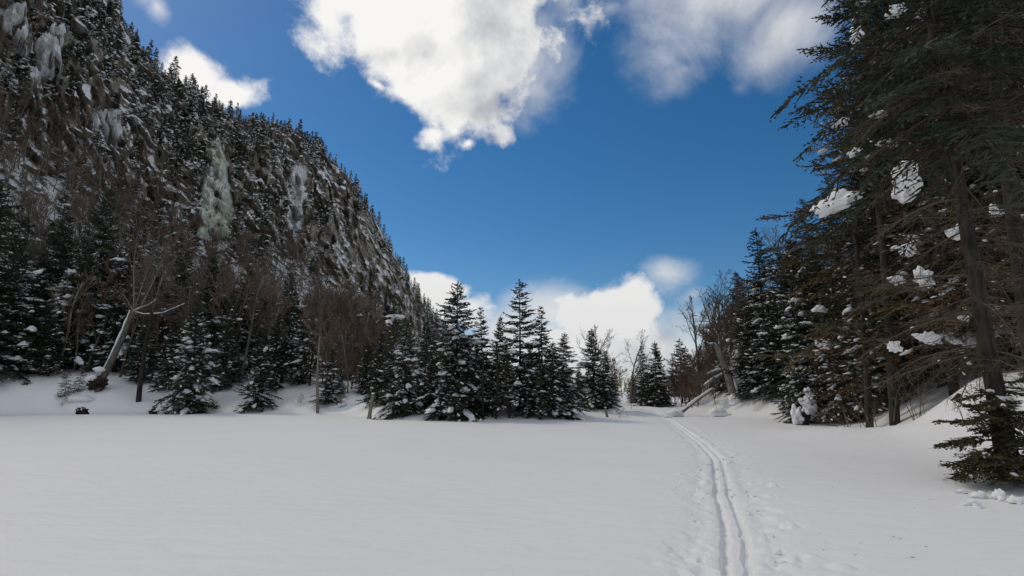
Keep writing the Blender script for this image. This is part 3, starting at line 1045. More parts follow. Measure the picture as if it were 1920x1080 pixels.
# near spruces, 20 m high
conifer_kind("tall", 11, 20, 4.6, 1.2, spacing=.30, per=7, tw_sp=.13, tw_f=.34, sub_sp=.09, sub_len=.16, w=.065, drape=.2, snow=(7, 150, 700), snow_scale=1.0, olive=.5, brown=.55,
             dead=(1.0, 12, 130, 3.2), wood=True, trunk_r=.24, holes=.06, shape=.75, droop=.62, up=.42)
conifer_kind("tall_ragged", 12, 20, 4.2, 1.6, spacing=.34, per=7, tw_sp=.14, tw_f=.34, sub_sp=.09, sub_len=.15, w=.06, drape=.2, snow=(7, 150, 700), snow_scale=1.0, olive=.7, brown=.8,
             dead=(1.0, 14, 190, 3.4), wood=True, trunk_r=.21, holes=.14, shape=.75, droop=.7, up=.42)
conifer_kind("sapling", 13, 2.2, .55, .1, spacing=.14, per=5, tw_sp=.10, sub_sp=.07, sub_len=.09, w=.03, snow=(0, 6, 30), trunk_r=.025, snow_scale=.5)
conifer_kind("bough_spruce", 14, 6, 2.8, .15, spacing=.24, per=7, tw_sp=.10, tw_f=.34, sub_sp=.075, sub_len=.13, w=.05, drape=.8, snow=(30, 70, 300), wood=True, droop=.6, zmax=1.0)
conifer_kind("brushy", 15, 9, 3.0, .3, spacing=.27, per=7, tw_sp=.12, tw_f=.34, sub_sp=.09, sub_len=.14, w=.055, snow=(12, 90, 400), drape=.25, wood=True, droop=.7, up=.3,
             olive=.8, brown=1.0, dead=(.3, 7, 110, 2.2), holes=.1, shape=.7)
# the nearest tree on the right: green skirt near the snow, dead limbs above it, crown out of the frame
def nearest_kind():
    rng = np.random.default_rng(66)
    H = 19.0
    br = make_branches(rng, 7.5, H, 3.4, .42, 6, .7, .6, -.2, .5, .2, holes=.2)
    n = 62
    phi = np.concatenate([rng.uniform(2.3, 5.4, 44), rng.uniform(0, 6.28, n - 44)])      # most of the low boughs reach to the pond side
    z = np.concatenate([rng.uniform(.15, 1.9, 44), rng.uniform(.3, 2.6, n - 44)])
    sk = Branches(z, phi, rng.uniform(.6, 1.5, n) * (1.08 - z * .2), rng.normal(.05, .2, n), rng.uniform(.2, .6, n), rng.uniform(.1, .4, n))
    v0, f0 = foliage(sk, rng, .05, .42, .04, .085, .034, start=.27)
    v1, f1 = foliage(br, rng, .13, .34, .09, .15, .055)
    crown = make_mesh("nearest_crown", [(v1, f1, 0, False), (v0, f0, 1, False)], [M_NEEDLE, M_NEEDLE2])
    tr = trunk_blocks(H, .175, rng, .012, 14)
    v, f = branch_wood(br, rng, 4, .022); tr.append((v, f, 0, True))
    v, f = branch_wood(sk, rng, 6, .022, 5); tr.append((v, f, 0, True))
    trunk = make_mesh("nearest_trunk", tr, [M_BARK])
    nd = 95
    zz = rng.uniform(2.4, 11, nd)
    bd = Branches(zz, rng.uniform(0, 6.28, nd), rng.uniform(.9, 3.0, nd), rng.normal(-.05, .22, nd), rng.uniform(.15, .6, nd), rng.uniform(-.1, .2, nd))
    a = branch_wood(bd, rng, 7, .017, 4); b = dead_twigs(bd, rng, .12, .5, .0055)
    v, f = dead_twigs(sk, rng, .16, .3, .004)
    dead = make_mesh("nearest_dead", [a + (0, True), b + (0, False), (v, f, 0, False)], [M_DEAD])
    sb, cl = tree_snow(sk, rng, 9, 30, 60, 6.0, .42, 1.2)
    parts = [("trunk", trunk), ("crown", crown), ("dead_branches", dead), ("snow_dusting", make_mesh("nearest_snow", sb, [M_SNOW]))]
    parts += [("snow_clump", make_mesh("nearest_clump", [c], [M_SNOW])) for c in cl]
    TREE_KINDS["nearest"] = (H, parts)


nearest_kind()


def plant(kind, X, Y, H, label, group, name="spruce_tree", cat="tree", rz=None, sx=1.0, base_z=None, lean=(0, 0), snow=True):
    H0, parts = TREE_KINDS[kind]
    e = link(name, None)
    s = H / H0
    z = tz(X, Y) if base_z is None else base_z
    e.location = (X, Y, z - .03); e.scale = (s * sx, s * sx, s)
    if lean == (0, 0) and rz is None:
        lean = (rng0.normal(0, .022), rng0.normal(0, .022)); k = rng0.uniform(.88, 1.14); e.scale = (s * sx * k, s * sx * k * rng0.uniform(.9, 1.1), s)
    e.rotation_euler = (lean[0], lean[1], rng0.uniform(0, 6.28) if rz is None else rz)
    tag(e, label, cat, group)
    for n, me in parts:
        if n.startswith("snow") and not snow: continue
        q = link(n, me, e)
        if n == "snow_dusting": q['kind'] = 'stuff'
    return e


def top_z(py, Y):
    v = (540 - py) / FPX
    return CAM_Z + Y * (v * CP + SP) / (CP - v * SP)


def x_at(px, Y, z):
    return (px - 960) / FPX * (Y * CP + (z - CAM_Z) * SP)


def spruce(kind, px, py, Y, label, group, **kw):
    """a spruce whose top is at photo pixel (px, py) and which stands Y metres ahead"""
    zt = top_z(py, Y); X = x_at(px, Y, zt)
    z = tz(X, Y)
    return plant(kind, X, Y, zt - z, label, group, **kw)


G_MID = "snowy spruces in the clump across the pond"
G_LEFT = "spruces along the left bank below the cliff"
G_RIGHT = "spruces on the right bank"
G_GAP = "trees beyond the far end of the ski trail"
# clump in the middle
for a in [
    ("tiered", 975, 523, 39.0, "tallest spruce in the middle clump, with wide flat tiers against the sky", dict(sx=1.05)),
    ("laden", 860, 528, 38.5, "broad snow-laden spruce at the left of the middle clump, its lowest boughs on the snow", dict(sx=1.0)),
    ("spire", 1016, 574, 39.5, "pointed spruce just right of the tallest one in the middle clump", dict(sx=1.1)),
    ("spire", 907, 576, 41.0, "thin-topped spruce right of the broad snow-laden one", dict(sx=.9)),
    ("dark", 941, 590, 41.5, "dark spruce close against the left side of the tallest middle spruce", dict(sx=.8)),
    ("laden", 1050, 622, 38.6, "low snow-laden spruce at the right end of the middle clump", dict(sx=.95)),
    ("full", 1000, 640, 38.0, "shorter bushy spruce in front of the tallest middle spruce", dict(sx=1.0)),
    ("laden", 765, 592, 40.0, "stubby spruce with drooping white boughs over a bare trunk, left of the clump", dict(sx=.95)),
    ("open", 925, 640, 37.6, "open spruce with bare lower trunk at the front of the middle clump", dict(sx=1.0)),
    ("sparse", 955, 650, 37.4, "sparse brownish spruce on a thin trunk at the front of the clump", dict(sx=1.1)),
    ("sparse", 893, 660, 37.8, "thin-stemmed spruce with few boughs beside the broad laden spruce", dict(sx=1.1)),
    ("open", 1032, 655, 37.6, "thin spruce with dark open boughs near the right of the clump", dict(sx=1.0)),
    ("full", 838, 655, 37.6, "small snowy spruce tucked under the broad laden one, boughs on the snow", dict(sx=1.1)),
    ("full", 985, 660, 41.0, "shadowed spruce at the back of the middle clump", dict(sx=1.2)),
    ("dark", 880, 630, 41.5, "dark spruce at the back between the broad and the thin-topped ones", dict(sx=1.2)),
    ("dark", 1035, 640, 42.0, "dark spruce at the back behind the low laden right one", dict(sx=1.2)),
    ("dark", 815, 640, 42.0, "dark spruce behind the left flank of the broad laden one", dict(sx=1.2)),
]:
    spruce(*a[:4], a[4], G_MID, **a[5])
# beyond the trail end
for a in [
    ("full", 1110, 615, 47, "stout green spruce alone right of the middle clump", dict(sx=1.0)),
    ("full", 1133, 655, 48, "lower twin of the stout green spruce right of the clump", dict(sx=1.0)),
    ("spire", 1205, 648, 54, "left one of the paired spruces behind the tall bare tree", dict(sx=1.15)),
    ("dark", 1226, 640, 53, "right one of the paired spruces behind the tall bare tree", dict(sx=1.15)),
    ("tiered", 1272, 634, 62, "small flat-tiered spruce at the foot of the right hillside", dict(sx=1.2)),
    ("tiered", 1286, 648, 64, "lesser spruce leaning on the flat-tiered one at the hillside foot", dict(sx=1.1)),
    ("dark", 1186, 700, 60, "little dark spruce between the bare tree and the paired spruces", dict(sx=1.2)),
    ("dark", 1085, 690, 52, "low dark spruce filling the gap right of the clump", dict(sx=1.3)),
    ("dark", 1150, 715, 55, "lowest dark spruce by the snow-covered bush", dict(sx=1.5)),
    ("dark", 1245, 700, 56, "dark bushy spruce right of the paired spruces", dict(sx=1.4)),
]:
    spruce(*a[:4], a[4], G_GAP, **a[5])
# left bank
for a in [
    ("dark", 2, 320, 57, "large dark spruce cut by the left edge, boughs down to the bank", dict(sx=1.1)),
    ("full", 44, 440, 55, "dark drooping spruce by the left edge, in front of the largest", dict(sx=1.1)),
    ("dark", 130, 398, 60, "dark spruce between the left edge group and the tall snowy one", dict(sx=.9)),
    ("laden", 166, 425, 60, "tall spruce with big white patches behind the leaning trunk", dict(sx=.8)),
    ("dark", 212, 350, 62, "tallest black spruce just behind the leaning trunk", dict(sx=.85)),
    ("narrow", 258, 398, 61, "slim black spruce right of the leaning trunk", dict(sx=1.0)),
    ("laden", 378, 560, 50.5, "snow-dusted spruce on the shore with one big white lump near its foot", dict(sx=.95)),
    ("full", 330, 600, 56, "small grey-dusted spruce left of the shore spruce with the lump", dict(sx=1.05)),
    ("narrow", 402, 480, 62, "frosted narrow spruce behind the shore spruce", dict(sx=1.2)),
    ("spire", 468, 480, 63, "pointed black spruce midway along the left bank", dict(sx=.95)),
    ("narrow", 440, 540, 58, "narrow frosted spruce left of the pointed black one", dict(sx=1.1)),
    ("full", 496, 615, 51, "small dusty spruce at the shore below the pointed black one", dict(sx=.9)),
    ("spire", 545, 513, 60, "second pointed black spruce, over pale gaps of snow slope", dict(sx=.95)),
    ("dark", 520, 585, 55, "bushy dark spruce before the second pointed black one", dict(sx=.9)),
    ("open", 592, 565, 56, "dark spruce on slender stems by the pale pole trunk", dict(sx=1.0)),
    ("full", 622, 655, 50, "small rounded spruce just right of the pale pole trunk", dict(sx=1.1)),
    ("dark", 712, 620, 46, "dark shaggy spruce above the leaning stake", dict(sx=1.0)),
    ("dark", 742, 640, 45, "second shaggy dark spruce right of the leaning stake", dict(sx=1.1)),
    ("narrow", 800, 600, 46, "dark narrow spruce behind the drooping white-boughed one", dict(sx=1.3)),
    ("narrow", 655, 640, 60, "narrow dim spruce in the brown brush of the left bank", dict(sx=1.1)),
    ("dark", 675, 600, 68, "dim spruce deep in the brown brush of the left bank", dict(sx=1.0)),
    ("dark", 85, 470, 66, "shadowy spruce far back between the left edge group", dict(sx=1.0)),
    ("dark", 300, 500, 68, "shadowy spruce far back right of the leaning trunk", dict(sx=.9)),
    ("dark", 425, 600, 56, "half-hidden dark spruce right of the shore spruce with the lump", dict(sx=1.0)),
    ("narrow", 570, 600, 58, "narrow spruce close left of the pale pole trunk", dict(sx=1.1)),
    ("full", 640, 690, 52, "little bushy spruce between the pole trunk and the leaning stake", dict(sx=1.2)),
    ("dark", 690, 640, 52, "dark bushy spruce behind the leaning stake", dict(sx=1.1)),
    ("spire", 612, 570, 64, "dim pointed spruce rising behind the pale pole trunk", dict(sx=1.0)),
    ("dark", 282, 590, 57, "dark spruce beside the straight trunk right of the leaning one", dict(sx=1.0)),
    ("dark", 100, 560, 56, "low dark spruce behind the saplings", dict(sx=1.1)),
    ("narrow", 350, 470, 70, "thin shadowy spruce below the green ice", dict(sx=1.1)),
]:
    spruce(*a[:4], a[4], G_LEFT, **a[5])
# right bank
for a in [
    ("tiered", 1416, 430, 47, "tall spire spruce standing clear of the right hillside skyline", dict(sx=.95)),
    ("full", 1398, 560, 45, "snow-dotted spruce at the foot of the tall spire spruce", dict(sx=1.1)),
    ("dark", 1378, 508, 60, "dark-topped spruce behind the tall bare hillside tree", dict(sx=1.0)),
    ("full", 1478, 446, 41, "dark spruce right of the tall spire spruce", dict(sx=1.1)),
    ("full", 1444, 560, 42, "speckled spruce in front of the dark one right of the spire", dict(sx=1.2)),
    ("laden", 1352, 650, 49, "small speckled spruce behind the fallen log", dict(sx=1.2)),
    ("full", 1400, 690, 44, "little spruce at the foot of the leaning dead trunk", dict(sx=1.2)),
    ("bough_spruce", 1492, 655, 33.5, "low spruce with white-dusted boughs sweeping onto the field", dict(sx=1.05)),
    ("tall_ragged", 1503, 372, 41, "slim brownish spruce on the skyline left of the huge dark one", dict(sx=.9)),
    ("brushy", 1458, 462, 45, "brownish spruce on the skyline between the spire and the dark spruce", dict(sx=.75)),
    ("full", 1500, 500, 37, "snow-flecked spruce below the slim brownish skyline one", dict(sx=1.1)),
    ("tall_ragged", 1552, 330, 36, "ragged brownish spruce behind the low sweeping spruce", dict(sx=1.0)),
    ("full", 1520, 520, 36, "mid-height speckled spruce left of the ragged brownish one", dict(sx=1.2)),
    ("tall", 1630, -210, 26, "huge dark spruce whose boughs stick out into the sky", dict(sx=1.05, rz=2.0)),
    ("tall_ragged", 1605, 120, 30, "brown-boughed spruce against the left side of the huge dark one", dict(sx=1.0)),
    ("tall_ragged", 1745, -160, 22, "ragged tall spruce with dead lower limbs on the right bank", dict(sx=.95)),
    ("tall", 1850, -300, 25, "dense tall spruce high on the right bank", dict(sx=1.0)),
    ("tall_ragged", 1935, -300, 17, "ragged spruce on the bank by the right edge", dict(sx=.9)),
    ("tall_ragged", 1700, 40, 33, "brownish spruce up the slope behind the ragged tall one", dict(sx=1.1)),
    ("tall", 1800, -60, 36, "dark spruce far up the right slope", dict(sx=1.1)),
    ("tall", 1900, -120, 33, "dark spruce far up the slope at the right edge", dict(sx=1.1)),
    ("open", 1575, 450, 32, "sparse olive spruce over the snow-capped stump", dict(sx=1.3)),
    ("open", 1655, 430, 27, "olive spruce with long open boughs on the right bank", dict(sx=1.3)),
    ("brushy", 1566, 560, 31, "brown-tinged bushy spruce just behind the snow-capped stump", dict(sx=1.0)),
    ("brushy", 1612, 520, 30, "brown bushy spruce whose low boughs touch the bank, right of the stump", dict(sx=1.0)),
    ("brushy", 1645, 480, 32, "taller brown bushy spruce rising behind the low-boughed one", dict(sx=.95)),
    ("brushy", 1530, 470, 37, "brown bushy spruce between the dark spruce and the ragged brownish one", dict(sx=.9)),
    ("brushy", 1700, 420, 30, "brown bushy spruce up the bank left of the dark leaning trunk", dict(sx=.9)),
    ("sparse", 1775, 330, 23, "slim spruce with bare lower stem in the middle of the right bank", dict(sx=1.2)),
    ("sparse", 1840, 250, 24, "slim bare-stemmed spruce up the bank beside the nearest trunk", dict(sx=1.1)),
]:
    spruce(*a[:4], a[4], G_RIGHT, **a[5])
NEAR_TREE = plant("nearest", x_at(1888, 11.4, .4), 11.4, 19, "nearest spruce, with thick trunk, dead limbs and green boughs at its foot", G_RIGHT, rz=0.0)
# saplings on the left bank
for px, Y, h, lab in [(119, 51.5, 2.6, "thin bare sapling left of the leaning trunk"), (143, 52.0, 2.4, "green-tipped sapling next to the leaning trunk's root"),
                      (742, 39.0, .8, "tiny seedling beside the trunk of the stubby spruce")]:
    X = x_at(px, Y, 1.0); plant("sapling", X, Y, h, lab, "young spruces on the left bank", name="spruce_sapling", cat="sapling")

# ------------------------------------------------------------------ bare trees
def bare_segments(rng, H, r0, depth=5, spread=.6, first=.25, nchild=(4, 6), lean=0.0, wiggle=.10, upb=.12, curve=None, minr=.006):
    S = []

    def grow(p, d, L, r, lev):
        n = 6 if lev == 0 else (4 if lev < 3 else 2)
        pts = [p]; dirs = [d]
        for i in range(n):
            d = d + rng.normal(0, wiggle * (1 + .4 * lev), 3) + np.array([0, 0, upb * (.5 if lev else .2)])
            d = d / np.linalg.norm(d)
            p = p + d * (L / n)
            pts.append(p); dirs.append(d)
        tip = .45 if lev == 0 else .4
        for i in range(n):
            a = r * (1 - (1 - tip) * i / n); b = r * (1 - (1 - tip) * (i + 1) / n)
            S.append((pts[i], pts[i + 1], max(a, minr), max(b, minr * .8), lev))
        if lev >= depth: return
        k = rng.integers(nchild[0], nchild[1] + 1) + (3 if lev == 0 else 0)
        for j in range(k):
            f = first + (1 - first) * (j + rng.uniform(0, 1)) / k if lev == 0 else .2 + .8 * (j + rng.uniform(0, 1)) / k
            f = min(f, .999); q = f * n; i = int(q)
            pp = pts[i] + (pts[i + 1] - pts[i]) * (q - i)
            dd = dirs[i + 1]
            ax = rng.normal(size=3); ax -= dd * (ax @ dd); ax /= np.linalg.norm(ax)
            sp = spread * rng.uniform(.7, 1.3)
            nd = dd * math.cos(sp) + ax * math.sin(sp)
            rr = r * (1 - (1 - tip) * f) * rng.uniform(.42, .65)
            grow(pp, nd, L * (1 - .55 * f) * rng.uniform(.45, .72), rr, lev + 1)
        if lev == 0:
            pass

    d0 = np.array([math.sin(lean), 0, math.cos(lean)])
    grow(np.array([0, 0, -.3]), d0, H * .72, r0, 0)
    return S


def bare_kind(key, seed, H, r0, mt, mb, flat_from=3, **kw):
    rng = np.random.default_rng(seed)
    S = bare_segments(rng, H, r0, **kw)
    p0 = np.array([s[0] for s in S]); p1 = np.array([s[1] for s in S]); a = np.array([s[2] for s in S]); b = np.array([s[3] for s in S]); lev = np.array([s[4] for s in S])
    h = p1[:, 2].max(); k = H / h
    p0, p1 = p0 * k, p1 * k
    m = lev == 0
    tr = [tubes(p0[m], p1[m], a[m], b[m], 8) + (0, True)]
    m1 = (lev > 0) & (lev < flat_from); m2 = lev >= flat_from
    cr = [tubes(p0[m1], p1[m1], a[m1], b[m1], 4) + (1, True), tubes(p0[m2], p1[m2], a[m2], b[m2], 3) + (1, False)]
    trunk = make_mesh(key + "_trunk", tr, [mb, mt]); crown = make_mesh(key + "_crown", cr, [mb, mt])
    whole = make_mesh(key + "_whole", tr + cr, [mb, mt])
    TREE_KINDS[key] = (H, [("trunk", trunk), ("crown", crown)])
    BARE_WHOLE[key] = (H, whole, (tr + cr))
    return len(S)


BARE_WHOLE = {}
nseg = []
nseg.append(bare_kind("bare_round", 31, 12, .16, M_TWIG, M_GREYBARK, depth=4, spread=.55, first=.32, nchild=(4, 6), minr=.010))
nseg.append(bare_kind("bare_tall", 32, 12, .15, M_TWIG, M_GREYBARK, depth=4, spread=.45, first=.4, nchild=(4, 5), minr=.010))
nseg.append(bare_kind("bare_brown", 33, 6, .045, M_REDTWIG, M_TWIG, depth=4, spread=.42, first=.04, nchild=(5, 6), minr=.008))
nseg.append(bare_kind("bare_brown2", 34, 6, .04, M_REDTWIG, M_TWIG, depth=4, spread=.36, first=.04, nchild=(5, 6), minr=.008))
nseg.append(bare_kind("bare_far", 35, 11, .12, M_REDTWIG, M_TWIG, depth=3, spread=.5, first=.28, nchild=(5, 6), minr=.022))
nseg.append(bare_kind("bare_far2", 36, 11, .12, M_TWIG, M_GREYBARK, depth=3, spread=.45, first=.3, nchild=(5, 6), minr=.022))
nseg.append(bare_kind("brush", 37, 3, .02, M_REDTWIG, M_TWIG, depth=3, spread=.5, first=.08, nchild=(5, 7), minr=.007))
print("bare segments", nseg)


def bare(kind, px, py, Y, label, group, sx=1.0, name="bare_tree", cat="tree", lean=0.0, base_dz=0):
    zt = top_z(py, Y); X = x_at(px, Y, zt); z = tz(X, Y)
    return plant(kind, X, Y, zt - z, label, group, name=name, cat=cat, sx=sx, lean=(0, lean))


G_BARE = "leafless hardwoods around the pond"
for a in [
    ("bare_round", 1176, 616, 58, "tall bare tree standing alone against the low cloud", 1.0),
    ("bare_tall", 1104, 612, 60, "bare tree behind the stout green spruce", 1.2),
    ("bare_tall", 1086, 628, 64, "fainter bare tree at the right edge of the middle clump", 1.1),
    ("bare_round", 1322, 512, 58, "large bare tree spreading over the right hillside foot", 1.15),
    ("bare_tall", 1300, 560, 60, "bare tree leaning out left of the large hillside one", 1.1),
    ("bare_tall", 1352, 540, 66, "bare tree between the large hillside one and the dark-topped spruce", 1.0),
    ("bare_round", 1545, 90, 40, "grey bare tree reaching out behind the huge dark spruce", .9),
    ("bare_tall", 1530, 300, 46, "bare tree halfway up the right skyline", .9),
    ("bare_tall", 1478, 410, 56, "low bare crown on the right skyline by the dark spruce", .9),
    ("bare_tall", 1448, 425, 54, "brown bare crown on the skyline just right of the tall spire spruce", .9),
    ("bare_round", 1345, 560, 54, "tan bare hardwood right of the large hillside one", 1.0),
    ("bare_tall", 1385, 545, 55, "tan bare hardwood left of the tall spire spruce", .9),
    ("bare_tall", 660, 600, 52, "pale forked hardwood in the brush of the left bank", .8),
    ("bare_tall", 300, 440, 57, "brown hardwood behind the leaning trunk", .8),
]:
    bare(*a[:4], a[4], G_BARE, sx=a[5])
# reddish brush at the trail's far end and along banks
G_BRUSH = "leafless brown brush"
rb = np.random.default_rng(91)


def ordinal(i):
    """1 -> first"""
    ones = "zeroth first second third fourth fifth sixth seventh eighth ninth tenth eleventh twelfth thirteenth fourteenth fifteenth sixteenth seventeenth eighteenth nineteenth".split()
    if i < 20: return ones[i]
    tens = {2: "twent", 3: "thirt", 4: "fort", 5: "fift", 6: "sixt", 7: "sevent", 8: "eight", 9: "ninet"}[min(i // 10, 9)]
    return tens + "ieth" if i % 10 == 0 else tens + "y-" + ones[i % 10]


for lo, hi, y0, y1, h0, h1, n_, where in [(1258, 1350, 46, 60, 3.0, 6.0, 36, "at the far end of the ski trail"), (1085, 1250, 50, 66, 2, 4, 22, "behind the lone stake and little bush"),
                                          (1350, 1440, 50, 62, 5, 8, 14, "behind the leaning dead trunk"), (600, 720, 52, 62, 5, 8, 16, "behind the leaning stake")]:
    for i, px in enumerate(np.sort(rb.uniform(lo, hi, n_))):
        Y = rb.uniform(y0, y1); hh = rb.uniform(h0, h1)
        plant("bare_brown" if i % 2 else "bare_brown2", x_at(px, Y, 2), Y, hh, ordinal(i + 1) + " brown brush clump from the left " + where, G_BRUSH + " " + where, name="bare_bush", cat="bush", sx=1.25)

# ------------------------------------------------------------------ many trees: slopes
def far_spruce(key, seed, H, R, n, w, snow):
    rng = np.random.default_rng(seed)
    br = make_branches(rng, .5, H, R, H / 26, 5, .9, .6, -.1, .45, .2, jit=.3)
    cnt = np.full(len(br.L), max(2, n // len(br.L)))
    b, k = expand(cnt)
    t = (k + rng.uniform(0, 1, len(k))) / cnt[b]
    P = br.point(b, t * .85); T = br.tangent(b, t)
    S = norm(np.stack([-T[:, 1], T[:, 0], np.zeros(len(T))], 1))
    d = norm(T + S * rng.normal(0, .7, len(k))[:, None] + rng.normal(0, .15, T.shape))
    l = rng.uniform(.3, .8, len(k)) * np.clip(br.L[b], .3, 1.2) + .12
    v, f = strips(P, d, l, w * rng.uniform(.7, 1.3, len(k)), rng)
    blocks = [(v, f, 0, False)]
    tv, tf = tubes(np.array([[0, 0, -1.]]), np.array([[0, 0, H]]), np.array([H * .014]), np.array([.02]), 4)
    blocks.append((tv, tf, 1, True))
    sb, _ = tree_snow(br, rng, 0, snow[0], snow[1], H, 2.8, 1.05)
    for v, f, m, s in sb: blocks.append((v, f, 2, s))
    FAR[key] = (H, blocks, make_mesh(key, blocks, [M_NEEDLE, M_BARK, M_SNOW]))


FAR = {}
far_spruce("far_spruce_a", 51, 9, 1.6, 520, .26, (22, 36))
far_spruce("far_spruce_b", 52, 9, 1.25, 460, .24, (14, 26))
far_spruce("far_spruce_c", 53, 9, 1.9, 560, .28, (36, 46))
far_spruce("far_spruce_d", 54, 9, 1.4, 480, .24, (4, 10))


def slope_candidates():
    """points on the mountain with the kind of tree that grows there"""
    rng = np.random.default_rng(77)
    out = []
    nr_face = int(np.argmax(MU > 1.0))
    ICEP = [s[1] for s in ICE_SHAPES]
    n = 15000
    ci = rng.uniform(60, MG.shape[1] - 3, n); ri = rng.uniform(2, nr_face + 4, n)
    P = mlook(ci, ri)
    px, py, zc = project(P)
    dens = fbm(P / 28, 3, 5)
    ok = (px > -90) & (px < 940) & (py > -140) & (py < 745)
    for poly in ICEP:
        for up in (8, 20, 32, 44):
            ok &= poly_dist(px, py - up, poly) < 2
    # real slope steepness decides what can stand: bare rock on the right spur
    spur = sstep(500, 600, px) * sstep(262, 330, py) * (1 - sstep(540, 600, py))
    u = rng.random(n)
    for i in np.where(ok)[0]:
        skyline_gap = py[i] - np.interp(px[i], *np.array(SKYLINE).T)
        high = skyline_gap < 40
        # brown hardwoods low on the talus, spruces above
        tal = np.interp(px[i], [-90, 100, 250, 350, 480, 600, 700, 800, 900], [190, 230, 300, 380, 440, 500, 545, 590, 650])
        low = sstep(-70, 60, py[i] - tal)
        p_con = (1 - low) * min(1.15, max(.04, .42 + 2.6 * dens[i])) * (1 - .95 * spur[i] * (dens[i] < .22)) + .16 * low + (.25 if high else 0)
        p_bare = low * .82 + .20 * (1 - low) * (1 - spur[i])
        if px[i] > 390 and px[i] < 470 and skyline_gap < 30: p_bare += .5; p_con *= .4
        tot = zc[i]
        keep = min(1.0, (zc[i] / 230.0) ** 0.3)
        if u[i] < p_con * .55:
            out.append(('con', P[i], px[i], py[i], zc[i], high))
        elif u[i] < p_con * .50 + p_bare * .30:
            out.append(('bare', P[i], px[i], py[i], zc[i], high))
    # a dense row along the skyline
    cs = np.linspace(60, MG.shape[1] - 30, 330) + rng.uniform(-.6, .6, 330)
    rs = np.full(330, nr_face - 1.0) + rng.uniform(-5, 2, 330)
    P = mlook(cs, rs); px, py, zc = project(P)
    for i in range(330):
        if -60 < px[i] < 900 and py[i] > -120:
            bare_zone = 395 < px[i] < 480
            kind = 'bare' if bare_zone and rng.random() < .7 else 'con'
            if 480 < px[i] or rng.random() < .75:
                out.append((kind, P[i], px[i], py[i], zc[i], True))
    return out


def flat_candidates():
    """wooded ground between the shore and the mountain, and the right hillside"""
    rng = np.random.default_rng(78)
    out = []
    # left strip
    for i in range(420):
        px = rng.uniform(-60, 900); Y = rng.uniform(58, 105) if px < 500 else rng.uniform(50, 140)
        X = (px - 960) / FPX * Y
        d0 = np.interp(px, *np.array(MD0).T)
        if math.hypot(X, Y) > d0 + 1: continue
        d, _ = seg_dist(np.array([X]), np.array([Y]), LAKE, True)
        if inside(np.array([X]), np.array([Y]), LAKE)[0] or d[0] < 5: continue
        z = tz(X, Y); q = project(np.array([X, Y, z]))
        out.append(('bare' if rng.random() < .5 or Y < 64 and rng.random() < .2 else 'con', np.array([X, Y, z]), q[0], q[1], q[2], False))
    # right hillside
    for i in range(420):
        px = rng.uniform(1290, 2100); Y = rng.uniform(24, 110)
        if px < 1480 and Y < 48: continue
        if px >= 1480 and Y < 30: continue
        X = (px - 960) / FPX * Y
        d, _ = seg_dist(np.array([X]), np.array([Y]), LAKE, True)
        if inside(np.array([X]), np.array([Y]), LAKE)[0] or d[0] < 6: continue
        z = tz(X, Y); q = project(np.array([X, Y, z]))
        # keep clear of the sky part of the picture
        lim = np.interp(px, [1290, 1330, 1400, 1480, 1530, 1580], [640, 560, 500, 430, 300, 60])
        if q[1] - 10.5 / q[2] * FPX < lim: continue
        out.append(('bare' if rng.random() < .5 else 'con', np.array([X, Y, z]), q[0], q[1], q[2], False))
    # behind the clump and beyond the trail
    for i in range(150):
        px = rng.uniform(880, 1330); Y = rng.uniform(75, 240)
        X = (px - 960) / FPX * Y; z = tz(X, Y); q = project(np.array([X, Y, z]))
        out.append(('bare' if rng.random() < .6 else 'con', np.array([X, Y, z]), q[0], q[1], q[2], False))
    return out


